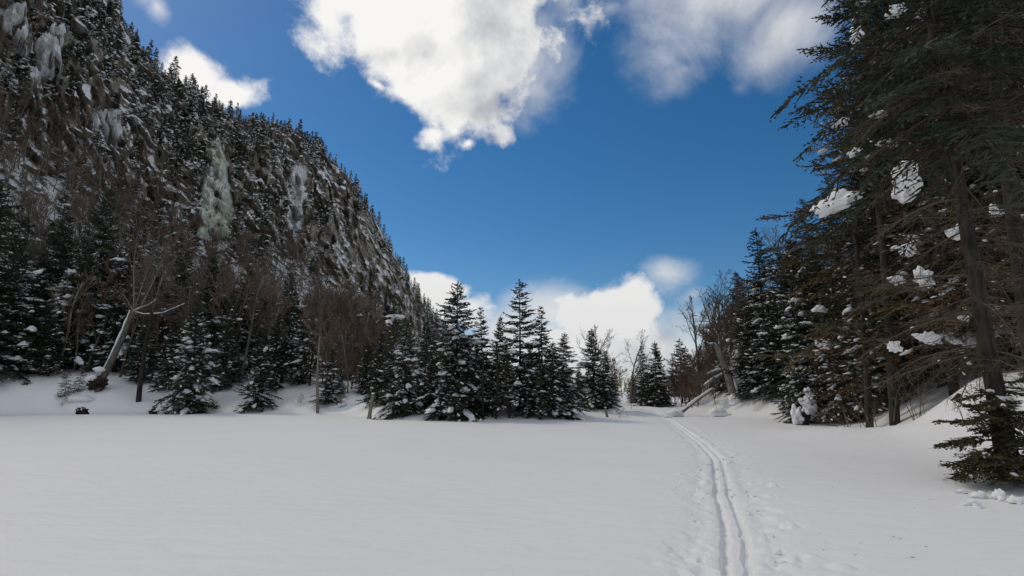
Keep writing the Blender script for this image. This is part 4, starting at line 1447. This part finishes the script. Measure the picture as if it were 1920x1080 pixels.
def forest():
    rng = np.random.default_rng(5)
    sl = [c + ('slope',) for c in slope_candidates()]
    fl = [c + ('flat',) for c in flat_candidates()]
    cand = []
    for kind, P, px, py, zc, high, where in sl + fl:
        gap = P[1] > 74 and 880 < px < 1330 and where == 'flat'
        if kind == 'con':
            H = 4.5 + 7.5 * rng.random() ** 1.3 if where == 'slope' else ((rng.uniform(6, 11) if px < 740 or px > 1200 else rng.uniform(4, 6)) if not gap else rng.uniform(4, 7.5))
            if high: H = 3.8 + 7.5 * rng.random() ** 2.2
        else:
            H = rng.uniform(7, 12.5) if where == 'slope' else ((rng.uniform(6.5, 10) if px > 1200 else (rng.uniform(9, 15) if px < 700 else rng.uniform(4, 6.5))) if not gap else rng.uniform(4, 7))
            if high: H = rng.uniform(4, 7)
        cand.append((H / zc, kind, P, px, py, zc, high, where, H, gap))
    cand.sort(key=lambda c: -c[0])
    MAX_CON, MAX_BARE = 215, 235
    stuff_c, stuff_b, singles = [], [], []
    keys = list(FAR)
    bkeys = ["bare_far", "bare_far2", "bare_far2"]
    n = {'con': 0, 'bare': 0}
    bpy.context.view_layer.update()
    dg = bpy.context.evaluated_depsgraph_get()
    org = Vector((0, 0, CAM_Z))

    def shown(P, H):
        """is some of the tree in sight past what has been built so far"""
        for f, dx in ((.95, 0), (.75, .6), (.75, -.6), (.5, 1.0), (.5, -1.0), (.3, 0), (.3, 1.2), (.15, -.8)):
            q = Vector((P[0] + dx * H / 9, P[1], P[2] + H * f)); d = q - org; L = d.length
            if not scene.ray_cast(dg, org, d.normalized(), distance=L - 1.5)[0]:
                x, y, _ = project(np.array(q))
                if -5 < x < 1925 and -5 < y < 1085: return True
        return False

    for a, kind, P, px, py, zc, high, where, H, gap in cand:
        rz = rng.uniform(0, 6.28); s = rng.uniform(.85, 1.25)
        key = keys[rng.integers(len(keys))] if kind == 'con' else bkeys[rng.integers(3)]
        if n[kind] < (MAX_CON if kind == 'con' else MAX_BARE):
            if not shown(P, H):
                continue
            n[kind] += 1
            singles.append((kind, key, P, px, py, H, s, rz, high, where, gap))
        else:
            (stuff_c if kind == 'con' else stuff_b).append((key, P, H, s, rz))

    MARKS = {
        'cliff': [(85, "the grey ice slab"), (205, "the stubby grey ice patch"), (300, "the small cloud's left end"), (402, "the green frozen waterfall"), (480, "the small cloud's right end"),
                  (556, "the narrow grey ice streak"), (680, "the snowy ledges of the rock spur"), (770, "the lower end of the cliff edge")],
        'left': [(20, "the spruces at the left edge"), (130, "the bank saplings"), (215, "the leaning trunk"), (262, "the slim black spruce"), (378, "the shore spruce with the white lump"),
                 (468, "the pointed black spruce"), (545, "the second pointed black spruce"), (596, "the pale pole trunk"), (696, "the leaning stake"), (765, "the stubby white-boughed spruce"),
                 (860, "the broad laden spruce")],
        'gap': [(907, "the thin-topped spruce"), (975, "the tallest middle spruce"), (1050, "the low laden spruce"), (1110, "the stout green spruce"), (1176, "the lone tall bare tree"),
                (1215, "the paired spruces"), (1280, "the flat-tiered small spruce"), (1322, "the large bare hillside tree")],
        'right': [(1322, "the large bare hillside tree"), (1370, "the leaning dead trunk"), (1416, "the tall spire spruce"), (1478, "the dark spruce right of the spire"),
                  (1552, "the ragged brownish spruce"), (1630, "the huge dark spruce"), (1745, "the ragged tall spruce"), (1850, "the dense tall spruce"), (1900, "the nearest trunk")],
    }
    bucket = {}
    for t in singles:
        kind, key, P, px, py, H, sc_, rz, high, where, gap = t
        zone = 'cliff' if where == 'slope' else ('gap' if gap else ('right' if px > 1200 else 'left'))
        mx, mark = min(MARKS[zone], key=lambda m: abs(m[0] - px))
        bucket.setdefault((zone, kind, high, mark, 'left' if px < mx else 'right'), []).append(t)
    for (zone, kind, high, mark, side), lst in bucket.items():
        lst.sort(key=lambda t: -t[4])
        for i, (kind, key, P, px, py, H, s, rz, hg, where, gap) in enumerate(lst):
            o = link("spruce_tree" if kind == 'con' else "bare_tree", FAR[key][2] if kind == 'con' else BARE_WHOLE[key][1])
            k = H / (FAR[key][0] if kind == 'con' else BARE_WHOLE[key][0])
            o.location = P - np.array([0, 0, .2]); o.scale = (k * s, k * s, k); o.rotation_euler = (0, 0, rz)
            noun = "spruce" if kind == 'con' else "leafless tree"
            place = {'cliff': "skyline" if high else "slope", 'left': "left wood", 'gap': "far wood", 'right': "right wood"}[zone]
            rank = "lowest " if i == 0 else ordinal(i + 1) + "-lowest "
            tag(o, f"{rank}{place} {noun} just {side} of {mark}", "tree", f"{noun}s of the {'cliff ' if zone == 'cliff' else ''}{place}")
    n_con, n_bare = n['con'], n['bare']

    def join(name, items, lib, mats, label):
        """a mass of small trees: points that carry turned and scaled copies of the tree meshes"""
        if not items: return
        kinds = sorted({it[0] for it in items})
        me = bpy.data.meshes.new(name)
        me.vertices.add(len(items))
        me.vertices.foreach_set('co', np.array([it[1] for it in items], np.float32).ravel())
        sc_, ro, ki = [], [], []
        for key, P, H, sw, rz in items:
            k = H / lib[key][0]
            sc_.append((k * sw, k * sw, k)); ro.append((0, 0, rz)); ki.append(kinds.index(key))
        at = me.attributes.new("tree_scale", 'FLOAT_VECTOR', 'POINT'); at.data.foreach_set('vector', np.array(sc_, np.float32).ravel())
        at = me.attributes.new("tree_turn", 'FLOAT_VECTOR', 'POINT'); at.data.foreach_set('vector', np.array(ro, np.float32).ravel())
        at = me.attributes.new("tree_kind", 'INT', 'POINT'); at.data.foreach_set('value', np.array(ki, np.int32))
        for m in mats: me.materials.append(m)
        o = link(name, me); tag(o, label, "forest", kind='stuff')
        g = bpy.data.node_groups.new(name, 'GeometryNodeTree')
        g.interface.new_socket('Geometry', in_out='INPUT', socket_type='NodeSocketGeometry')
        g.interface.new_socket('Geometry', in_out='OUTPUT', socket_type='NodeSocketGeometry')
        N = g.nodes; gi = N.new('NodeGroupInput'); go = N.new('NodeGroupOutput'); jn = N.new('GeometryNodeJoinGeometry')
        def attr(nm, typ):
            q = N.new('GeometryNodeInputNamedAttribute'); q.data_type = typ; q.inputs['Name'].default_value = nm; return q.outputs['Attribute']
        a_s, a_r, a_k = attr("tree_scale", 'FLOAT_VECTOR'), attr("tree_turn", 'FLOAT_VECTOR'), attr("tree_kind", 'INT')
        for i, key in enumerate(kinds):
            src = next(q for q in scene.objects if q.data == (lib[key][2] if lib is FAR else lib[key][1]))
            oi = N.new('GeometryNodeObjectInfo'); oi.transform_space = 'ORIGINAL'; oi.inputs['Object'].default_value = src; oi.inputs['As Instance'].default_value = True
            cmp = N.new('FunctionNodeCompare'); cmp.data_type = 'INT'; cmp.operation = 'EQUAL'
            g.links.new(a_k, cmp.inputs[2]); cmp.inputs[3].default_value = i
            ip = N.new('GeometryNodeInstanceOnPoints')
            g.links.new(gi.outputs[0], ip.inputs['Points']); g.links.new(cmp.outputs[0], ip.inputs['Selection']); g.links.new(oi.outputs['Geometry'], ip.inputs['Instance'])
            e2r = N.new('FunctionNodeEulerToRotation'); g.links.new(a_r, e2r.inputs[0]); g.links.new(e2r.outputs[0], ip.inputs['Rotation'])
            g.links.new(a_s, ip.inputs['Scale']); g.links.new(ip.outputs[0], jn.inputs[0])
        g.links.new(jn.outputs[0], go.inputs[0])
        md = o.modifiers.new("trees", 'NODES'); md.node_group = g
        print(name, len(items))

    join("spruce_forest", stuff_c, FAR, [M_NEEDLE, M_BARK, M_SNOW], "mass of small dark spruces covering the upper cliff")
    join("hardwood_forest", stuff_b, BARE_WHOLE, [M_TWIG, M_REDTWIG], "brown mass of leafless hardwoods on the talus slope")
    print("forest individuals", n_con, n_bare)


# ------------------------------------------------------------------ things on the bank and the pond
def ground_px(px, py, Y=None):
    """point of the ground seen at a pixel, or at a given depth"""
    if Y is None:
        d = ray(px, py)
        for t in np.arange(3, 120, .1):
            p = np.array([0, 0, CAM_Z]) + d * t
            if p[2] < tz(p[0], p[1]): return p
    X = x_at(px, Y, 1.0); return np.array([X, Y, tz(X, Y)])


def at_px(px, py, Y):
    z = top_z(py, Y); return np.array([x_at(px, Y, z), Y, z])


def local(e, P):
    return np.asarray(P) - np.array(e.location)


def resample(pts, n):
    pts = np.asarray(pts, float)
    L = np.concatenate([[0], np.cumsum(np.linalg.norm(np.diff(pts, axis=0), axis=1))])
    t = np.linspace(0, L[-1], n)
    out = np.stack([np.interp(t, L, pts[:, i]) for i in range(3)], 1)
    for _ in range(2):
        out[1:-1] = (out[:-2] + 2 * out[1:-1] + out[2:]) / 4
    return out


def snow_ridge(pts, width, thick, rng, off=(0, 0, 0), n=40, k=10):
    """a long lumpy strip of snow lying on a limb or log"""
    p = resample(pts, n)
    w = np.sin(np.linspace(.12, np.pi - .12, n)) ** .35
    nz = 1 + .45 * fbm(np.stack([np.linspace(0, n / 4, n), np.full(n, rng.uniform(0, 99)), np.zeros(n)], 1), 2, 9)
    tan = norm(np.gradient(p, axis=0)); up = np.array([[0, 0, 1.]])
    s = norm(np.cross(tan, up)); u = np.cross(s, tan)
    ang = np.arange(k) * 2 * np.pi / k
    rr = (w * nz)[:, None, None]
    V = p[:, None] + (s[:, None] * np.cos(ang)[None, :, None] * width + u[:, None] * (np.sin(ang)[None, :, None] * thick + thick * .35)) * rr + np.array(off)
    j = np.arange(k); jn = (j + 1) % k
    F = (np.stack([j, jn, jn + k, j + k], 1)[None] + (np.arange(n - 1) * k)[:, None, None]).reshape(-1, 4)
    return (V.reshape(-1, 3), F, 0, True)


def lump_mesh(name, seed, size, sub=4, rough=.35, freq=1.3, flat=.5, m=None):
    rng = np.random.default_rng(seed)
    v, f = blobs(np.zeros((1, 3)), np.array([[1., 0, 0]]), np.array([size], float), rng, sub, rough, freq, flat)
    v = v * (1 + .05 * fbm(v * 9 / max(size), 3, seed))[:, None]
    return make_mesh(name, [(v, f, 0, True)], [m or M_SNOW])


rs = np.random.default_rng(404)


def limbs(e, roots, rng, r0=.05, depth=3, m=None, name="limb"):
    """branches leaving a trunk: list of polylines, each with its own twigs"""
    for pts in roots:
        p = resample(pts, 12)
        rad = np.linspace(r0, r0 * .3, 12)
        bl = path_tube(p, rad, 6, .1, int(rng.integers(99)))
        S = []
        def twig(q, d, L, r, lev):
            d2 = d + rng.normal(0, .25, 3); d2 /= np.linalg.norm(d2)
            m1 = q + d * L * .5; m2 = m1 + d2 * L * .5
            S.append((q, m1, r, r * .8)); S.append((m1, m2, r * .8, r * .45))
            if lev < depth:
                for _ in range(rng.integers(3, 6)):
                    f = rng.uniform(.15, 1); b = q + (m2 - q) * f
                    nd = d + rng.normal(0, .55, 3) + np.array([0, 0, .15]); nd /= np.linalg.norm(nd)
                    twig(b, nd, L * rng.uniform(.35, .7), max(r * .55, .006), lev + 1)
        for i in range(2, 12):
            for _ in range(2):
                t = p[i] - p[i - 1]; t /= np.linalg.norm(t)
                nd = t + rng.normal(0, .5, 3) + np.array([0, 0, .2]); nd /= np.linalg.norm(nd)
                L = np.linalg.norm(p[-1] - p[0]) * rng.uniform(.2, .5)
                twig(p[i], nd, L, r0 * .35, 1)
        a = [np.array([s_[i] for s_ in S]) for i in range(4)]
        tv, tf = tubes(a[0], a[1], a[2], a[3], 3)
        link(name, make_mesh(name, bl + [(tv, tf, 1, False)], [m or M_GREYBARK, M_TWIG]), e)


def special_things():
    rng = rs
    # the leaning trunk on the left bank
    Y = 52.5
    base = at_px(190, 712, Y)
    e = link("leaning_tree", None, loc=base); tag(e, "thick pale leaning trunk with snow along its upper side, on the left bank", "tree")
    P = [local(e, at_px(px, py, Y + dy)) for px, py, dy in [(176, 758, -.1), (185, 733, 0), (197, 700, .1), (214, 668, .2), (232, 630, .3), (243, 602, .4), (250, 584, .5)]]
    tp = resample(P, 26)
    link("trunk", make_mesh("leaning_trunk", path_tube(tp, np.linspace(.33, .20, 26), 16, .25, 3), [M_BIRCH]), e)
    rp = [(np.array([-.15, -.05, -.35]) + rng.normal(0, .25, 3) * np.array([1.4, .6, .8]), rng.uniform(.34, .55)) for _ in range(6)]
    v, f = blobs(np.array([q[0] for q in rp]), rng.normal(size=(6, 3)), np.array([[q[1] * 1.2, q[1], q[1]] for q in rp]), rng, 3, .6, 2.2, 1.0)
    link("root_mass", make_mesh("root_mass", [(v, f, 0, True)], [M_BARK]), e)
    q = tp[8:] + np.array([-.26, -.1, .14])
    link("snow_strip", make_mesh("snow_strip", [snow_ridge(q, .14, .10, rng)], [M_SNOW]), e)
    for px, py, w, h in [(187, 694, .9, .55), (172, 712, .9, .7), (158, 752, 3.4, 1.3)]:
        c = local(e, at_px(px, py, Y - .25)); o = link("snow_clump", lump_mesh("root_snow", int(px), (w * .55, w * .45, h * .55), 4, .22, 1.2, .8), e); o.location = c
    L = [[(250, 584, .5), (262, 578, .2), (280, 572, 0), (296, 560, -.3)], [(250, 584, .5), (270, 590, .4), (305, 588, .6), (346, 570, .5)], [(250, 584, .5), (252, 540, .6), (250, 500, .6), (258, 440, .5)],
         [(250, 584, .5), (238, 560, .2), (222, 545, -.2), (212, 552, -.4)], [(252, 580, .5), (268, 530, .8), (284, 490, 1.0), (300, 440, 1.2)], [(262, 578, .3), (282, 540, .2), (300, 500, .2), (318, 455, .2)]]
    roots = [[local(e, at_px(a, b, Y + c)) for a, b, c in l] for l in L]
    limbs(e, roots, rng, .075, 2)
    for r_ in roots[:2]:
        link("snow_strip", make_mesh("snow_strip", [snow_ridge(np.array(r_) + np.array([0, 0, .07]), .07, .05, rng)], [M_SNOW]), e)

    # dark trunk standing right of it and the pole trunk
    def pole(px, py0, py1, px1, Y, r, label, m, name="slender_tree", stubs=6, taper=.55):
        b = at_px(px, py0, Y); b[2] = tz(b[0], b[1]) - .1
        e = link(name, None, loc=b); tag(e, label, "tree trunk")
        t = local(e, at_px(px1, py1, Y))
        pts = resample([np.zeros(3), t * .5 + rng.normal(0, .08, 3), t], 14)
        link("trunk", make_mesh("pole", path_tube(pts, np.linspace(r, r * taper, 14), 10, .15, int(px)), [m]), e)
        for i in range(stubs):
            f = rng.uniform(.35, .98); p0 = t * f
            d = np.array([rng.normal(), rng.normal(), .25]); d /= np.linalg.norm(d); L = rng.uniform(.4, 1.5)
            q = resample([p0, p0 + d * L * .5, p0 + d * L + np.array([0, 0, .1])], 6)
            link("branch_stub", make_mesh("stub", path_tube(q, np.linspace(r * .22, .008, 6), 5), [m]), e)
        return e
    pole(265, 712, 585, 285, 52, .24, "dark straight trunk just right of the leaning pale one", M_BARK)
    pole(596, 770, 630, 600, 48, .14, "pale pole trunk standing alone at the left shore", M_GREYBARK, stubs=10)
    pole(905, 784, 660, 907, 37.2, .10, "slim trunk below the middle clump, leftmost of three", M_BARK, stubs=8)
    pole(930, 783, 640, 931, 37.0, .09, "slim trunk below the middle clump, second of three", M_BARK, stubs=8)
    pole(1012, 785, 650, 1010, 37.0, .11, "slim trunk below the middle clump, rightmost of three", M_BARK, stubs=8)
    pole(1668, 724, 300, 1640, 24.5, .22, "dark trunk foremost on the right bank slope, behind the thin shrubs", M_BARK, stubs=14)
    pole(1776, 656, 150, 1722, 23, .20, "dark leaning trunk left of the nearest spruce, up the bank", M_BARK, stubs=14)
    pole(1838, 650, 150, 1790, 25, .22, "thick dark trunk close left of the nearest spruce", M_BARK, stubs=14)
    pole(1916, 640, -40, 1840, 13.5, .19, "second thick trunk right behind the nearest spruce", M_BARK, stubs=14)
    pole(1622, 734, 420, 1600, 26, .17, "slanting trunk at the left foot of the right bank wood", M_BARK, stubs=12)

    # stakes and stumps
    def stake(px0, py0, px1, py1, Y, r, label):
        b = at_px(px0, py0, Y); b[2] = min(b[2], tz(b[0], b[1]) - .05)
        e = link("wooden_stake", None, loc=b); tag(e, label, "stake")
        t = local(e, at_px(px1, py1, Y)); n = 12
        pts = resample([np.zeros(3), t * .5, t], n)
        link("post", make_mesh("stake", path_tube(pts, np.concatenate([np.linspace(r, r * .8, n - 2), [r * .6, r * .2]]), 10, .35, int(px0)), [M_WEATHERED]), e)
        o = link("snow_cap", lump_mesh("stake_cap", int(px0), (r * .8, r * .7, r * .5), 3), e); o.location = t + np.array([0, 0, -.01])
    stake(692, 784, 700, 738, 39.5, .15, "pale leaning broken stake standing in the snow at the left shore")
    stake(1139, 784, 1135, 764, 41.5, .11, "short dark stake standing alone on the far shore")
    stake(757, 775, 757, 742, 40.0, .16, "bare lower stem of a broken trunk left of the middle clump")

    def stump(px, py, Y, r, h, label, seed):
        p = at_px(px, py, Y); p[2] = tz(p[0], p[1])
        e = link("tree_stump", None, loc=p); tag(e, label, "stump")
        rg_ = np.random.default_rng(seed)
        v, f = blobs(rg_.normal(0, r * .35, (4, 3)) + np.array([0, 0, h * .4]), rg_.normal(size=(4, 3)), np.full((4, 3), 1.) * np.array([r * .7, r * .55, h * .5]), rg_, 3, .6, 2.4, 1.0)
        link("wood", make_mesh("stump_wood", [(v, f, 0, True)], [M_BARK]), e)
        o = link("snow_cap", lump_mesh("stump_cap", seed, (r * .8, r * .7, h * .35), 4), e); o.location = (-r * .4, 0, h * .75)
    stump(157, 754, 48, .38, .55, "small dark snow-capped stump at the foot of the leaning trunk", 5)
    stump(287, 745, 48.5, .36, .55, "dark broken stump poking from the left bank", 6)

    # snow-capped stump on the right
    p = ground_px(1500, 792, 31.5)
    e = link("tree_stump", None, loc=p); tag(e, "leaning dark stump wearing two plump snow caps, under the right spruces", "stump")
    pts = resample([np.array([-.05, 0, -.2]), np.array([.12, 0, .35]), np.array([.42, 0, .95]), np.array([.5, 0, 1.35])], 16)
    link("wood", make_mesh("stump_wood", path_tube(pts, np.linspace(.30, .17, 16), 12, .4, 2), [M_BARK]), e)
    for i, (x, y, z, sx, sy, sz) in enumerate([(-.30, -.1, .42, .30, .30, .50), (.42, -.1, 1.05, .42, .34, .48), (.62, .1, 1.75, .20, .18, .34)]):
        o = link("snow_cap", lump_mesh("cap", 70 + i, (sx, sy, sz), 4, .45, 1.5, .8), e); o.location = (x, y, z)

    # leaning dead tree on the right
    Y = 45.0
    b = at_px(1380, 765, Y); e = link("leaning_tree", None, loc=b); tag(e, "grey leaning dead trunk with snowy limbs at the right hillside foot", "tree")
    P = [local(e, at_px(px, py, Y)) for px, py in [(1380, 772), (1374, 735), (1364, 700), (1352, 668), (1344, 648)]]
    link("trunk", make_mesh("lean2", path_tube(resample(P, 20), np.linspace(.36, .22, 20), 12, .2, 8), [M_GREYBARK]), e)
    roots = [[local(e, at_px(a, c, Y)) for a, c in l] for l in [[(1344, 650), (1338, 645), (1328, 648), (1324, 640)], [(1348, 655), (1346, 632), (1340, 620), (1334, 618)], [(1356, 678), (1346, 630), (1352, 600), (1344, 570)],
                                                         [(1352, 668), (1368, 640), (1380, 632), (1388, 648)], [(1364, 700), (1384, 690), (1392, 672), (1400, 650)], [(1362, 695), (1346, 694), (1336, 698), (1326, 702)]]]
    limbs(e, roots, rng, .11, 3)
    for r_ in roots[:2] + roots[5:]:
        link("snow_strip", make_mesh("snow_strip", [snow_ridge(np.array(r_) + np.array([0, 0, .09]), .11, .08, rng)], [M_SNOW]), e)
    q = resample(P, 20)[2:10] + np.array([.26, -.1, .1])
    link("snow_strip", make_mesh("snow_strip", [snow_ridge(q, .16, .16, rng)], [M_SNOW]), e)
    o = link("snow_clump", lump_mesh("lean2_snow", 3, (.5, .45, .75), 4), e); o.location = (-.1, -.3, .35)

    # fallen log running down to the trail, snow on it
    def log(a, bb, Ya, Yb, r, label, seed):
        p0 = at_px(a[0], a[1], Ya); p1 = at_px(bb[0], bb[1], Yb)
        e = link("fallen_log", None, loc=p0); tag(e, label, "log")
        t = p1 - p0
        pts = resample([np.zeros(3), t * .5 + np.array([0, 0, .08]), t], 20)
        link("trunk", make_mesh("log", path_tube(pts, np.linspace(r, r * .6, 20), 10, .2, seed), [M_GREYBARK]), e)
        link("snow_strip", make_mesh("snow_strip", [snow_ridge(pts + np.array([0, 0, r * .6]), r * .8, r * .75, rng, n=50)], [M_SNOW]), e)
        for i in range(9):
            f = rng.uniform(.3, 1); d = np.array([rng.normal(), rng.normal(), rng.uniform(-.6, .5)]); d /= np.linalg.norm(d); L = rng.uniform(.5, 1.6)
            q = resample([t * f, t * f + d * L * .5, t * f + d * L + np.array([0, 0, -.15])], 6)
            link("branch_stub", make_mesh("stub", path_tube(q, np.linspace(.035, .008, 6), 5), [M_GREYBARK]), e)
    log((1272, 778), (1336, 730), 43.5, 45.5, .14, "snow-covered fallen log slanting up from the trail's far end", 4)
    log((1318, 725), (1362, 698), 46.5, 46.5, .12, "thin snowy fallen stem above the larger fallen log", 5)

    def drift(px, py, Y, size, label, seed, name="snow_lump"):
        p = at_px(px, py, Y); p[2] = tz(p[0], p[1]) + size[2] * .12
        o = link(name, lump_mesh(name, seed, size, 4, .28, 1.2, .5)); o.location = p
        tag(o, label, "snow lump", "snow lumps on the field and banks"); return o
    drift(1346, 764, 43.0, (.75, .6, .55), "rounded white snow hummock by the foot of the leaning dead trunk", 11)
    drift(1358, 752, 45.0, (.40, .35, .45), "lesser snow hummock behind the rounded one by the dead trunk", 12)
    drift(1258, 772, 42.5, (.55, .45, .42), "lumpy snow heap at the far end of the ski trail", 13)
    drift(1268, 766, 43.0, (.50, .45, .50), "snow heap against the lower end of the fallen log", 14)
    for i, (px, py, s_, lab) in enumerate([(1837, 934, (.13, .11, .11), "crusty snow chunk below the nearest green boughs"), (1876, 938, (.12, .10, .17), "pointed snow chunk near the right edge of the field"),
                                       (1822, 950, (.16, .10, .08), "flat crumbled snow chunk, nearest of those below the green boughs"), (1905, 945, (.16, .10, .08), "low snow chunk cut off near the right edge"),
                                       (1800, 925, (.14, .10, .06), "tiny snow crumb left of the crusty chunk")]):
        p = ground_px(px, py); z = p.copy()
        rg_ = np.random.default_rng(90 + i)
        v, f = blobs(np.zeros((1, 3)), np.array([[1., .3, 0]]), np.array([s_]), rg_, 4, .55, 1.7, .4)
        v[:, 2] = np.where(v[:, 2] > 0, v[:, 2] * (1.15 - .5 * np.clip(np.hypot(v[:, 0], v[:, 1]) / s_[0], 0, 1)), v[:, 2])
        o = link("snow_chunk", make_mesh("snow_chunk", [(v, f, 0, True)], [M_SNOW])); o.location = (z[0], z[1], tz(z[0], z[1]))
        tag(o, lab, "snow chunk", "broken snow chunks at the right")

    rg_ = np.random.default_rng(515)
    C, Z = [], []
    for i in range(170):
        k = 1 + rg_.random() ** 1.2 * (len(TRAIL) - 5); i0 = int(k)
        c = TRAIL[i0] + (TRAIL[i0 + 1] - TRAIL[i0]) * (k - i0)
        o_ = rg_.choice([-1, 1], p=[.4, .6]) * abs(rg_.normal(.18, .32)); r_ = .010 + .035 * rg_.random() ** 3
        C.append((c[0] + o_, c[1] + rg_.normal(0, .1))); Z.append((r_ * rg_.uniform(1, 1.8), r_, r_ * rg_.uniform(.5, 1)))
    C = np.array(C); z = terrain(C[:, 0], C[:, 1], True)
    v, f = blobs(np.column_stack([C, z - .004]), rg_.normal(size=(170, 3)) * np.array([1, 1, .2]), np.array(Z), rg_, 2, .5, 1.8, .8)
    tag(link("snow_crumbs", make_mesh("snow_crumbs", [(v, f, 0, True)], [M_SNOW])), "loose snow crumbs beside the ski track", kind='stuff')
    n_ = 22
    px = rg_.uniform(1520, 1900, n_); py = rg_.uniform(850, 1060, n_)
    h = np.array([ground_hit(a, b) for a, b in zip(px, py)]); z = terrain(h[:, 0], h[:, 1], True)
    p0 = np.column_stack([h, z + .004]); d_ = norm(rg_.normal(size=(n_, 3)) * np.array([1, 1, .12])); l_ = rg_.uniform(.015, .06, n_)
    v, f = tubes(p0, p0 + d_ * l_[:, None] + np.array([0, 0, .004]), np.full(n_, .003), np.full(n_, .002), 4)
    tag(link("twig_litter", make_mesh("twig_litter", [(v, f, 0, False)], [M_DEAD])), "fallen needles and twigs scattered on the snow at the right", kind='stuff')

    # snow-topped bush on the far shore, bushes on the left bank
    def bush(px, Y, h, label, caps, kind="brush", seed=1, sx=1.3):
        X = x_at(px, Y, 1); e = plant(kind, X, Y, h, label, "little bushes along the shore", name="bare_bush", cat="bush", sx=sx)
        rg_ = np.random.default_rng(seed)
        for i in range(caps):
            o = link("snow_clump", lump_mesh("bush_cap", seed * 10 + i, (.9, .7, .6), 3), e)
            k = 1 / e.scale[2]
            r_ = rg_.uniform(.14, .30) * k
            o.scale = (r_ / e.scale[0] * e.scale[2],) * 2 + (r_,); o.location = (rg_.normal(0, .25) * k, rg_.normal(0, .25) * k, rg_.uniform(.1, .75) * h * k)
    bush(1160, 41.8, .9, "dark little bush with white tufts on the far shore", 6, seed=3)
    bush(118, 50.5, 1.4, "twiggy bush by the saplings on the left bank", 2, seed=4)
    bush(450, 49.5, 1.2, "grey twiggy bush right of the shore spruce with the lump", 2, seed=5)
    bush(566, 50, 1.3, "reddish twiggy bush left of the pale pole trunk", 1, seed=6)
    bush(640, 48.5, 1.1, "low dark bush right of the pale pole trunk", 3, seed=7)

    # thin arching shrub stems on the right bank
    def shrub(px, Y, n, h, label, seed):
        X = x_at(px, Y, 1); z = tz(X, Y)
        e = link("bare_shrub", None, loc=(X, Y, z)); tag(e, label, "shrub", "thin leafless shrubs on the right bank")
        rg_ = np.random.default_rng(seed)
        for i in range(n):
            d = np.array([rg_.normal(0, .5), rg_.normal(0, .4), 1.0]); L = h * rg_.uniform(.6, 1.15)
            b = np.array([rg_.normal(0, .25), rg_.normal(0, .25), -.1])
            pts = resample([b, b + d * L * .5, b + d * L * .8 + np.array([d[0] * .3, 0, -.05]), b + d * L + np.array([d[0] * .8, 0, -.25 * L * rg_.random()])], 10)
            bl = path_tube(pts, np.linspace(.016, .004, 10), 5)
            S0, S1 = [], []
            for j in range(8):
                k = rg_.integers(3, 10); dd = norm((pts[min(k + 0, 9)] - pts[k - 1])[None])[0] + rg_.normal(0, .6, 3); S0.append(pts[k]); S1.append(pts[k] + dd * L * rg_.uniform(.08, .25))
            tv, tf = tubes(np.array(S0), np.array(S1), np.full(8, .006), np.full(8, .003), 3)
            link("stem", make_mesh("shrub_stem", bl + [(tv, tf, 0, False)], [M_DEAD]), e)
    shrub(1630, 24, 7, 1.9, "spray of thin stems at the left foot of the right bank", 1)
    shrub(1720, 20.5, 7, 1.6, "thin crossing stems on the snowy bank before the dark trunks", 2)
    shrub(1812, 17.0, 2, 1.2, "two or three fine arching stems on the lit snow bank", 4)
    shrub(1590, 27, 6, 1.6, "low thin stems just right of the snow-capped stump", 5)
    o_p = ground_px(1795, 748)
    e = link("dark_stub", None, loc=o_p); tag(e, "small dark branch stub sticking out of the lit snow bank", "stub")
    link("wood", make_mesh("stub_wood", path_tube(resample([np.array([0, .2, -.1]), np.array([0, -.12, .12])], 8), np.linspace(.09, .08, 8), 10, .3, 1), [M_BARK]), e)

    # the biggest snow clumps hanging in the right trees
    for i, (px, py, Y, w, h, tilt) in enumerate([(1571, 377, 21.8, 86, 46, -.6), (1699, 346, 17.0, 34, 92, 1.25), (1611, 287, 23.5, 30, 20, -.4), (1582, 231, 23.8, 38, 20, -.3), (1615, 72, 23.5, 22, 36, 1.2),
                                              (1692, 30, 22, 40, 28, .2), (1728, 25, 21, 26, 34, .9), (1787, 440, 17.0, 30, 30, .0), (1729, 527, 19, 26, 42, .8), (1665, 269, 22.5, 42, 16, .3), (1652, 217, 22.8, 34, 14, .0),
                                              (1704, 464, 20, 28, 22, .2), (1684, 518, 20.5, 30, 20, .3), (1676, 640, 20, 22, 26, -.6), (1742, 640, 19.2, 40, 26, .4), (1538, 580, 29, 30, 14, 0), (1543, 645, 29, 26, 18, .3),
                                              (1855, 395, 17, 14, 22, .6), (1807, 597, 17.5, 18, 14, 0)]):
        c = at_px(px, py, Y)
        sx, sz = w / FPX * Y * .45, h / FPX * Y * .45
        v, f = blobs(np.zeros((1, 3)), np.array([[math.cos(tilt) if w >= h else 1.0, .1, -math.sin(tilt) * .7 if w >= h else 0.0]]), np.array([[sx, (sx + sz) * .45, sz]]), rs, 4, .36, 1.9, .8)
        v = v * (1 + .035 * fbm(v * 6, 3, 60 + i))[:, None]
        near = min(RIGHT_TREES, key=lambda t: (t.location.x - c[0]) ** 2 + (t.location.y - c[1]) ** 2)
        o = link("snow_clump", make_mesh("big_clump", [(v, f, 0, True)], [M_SNOW]), near)
        rz = near.rotation_euler.z; k = near.scale
        d = c - np.array(near.location); cz, sn = math.cos(-rz), math.sin(-rz)
        o.location = ((d[0] * cz - d[1] * sn) / k[0], (d[0] * sn + d[1] * cz) / k[1], d[2] / k[2])
        o.rotation_euler = (0, 0, -rz); o.scale = (1 / k[0], 1 / k[1], 1 / k[2])


RIGHT_TREES = [o for o in list(scene.objects) if o.get('group') == G_RIGHT]
special_things()
forest()
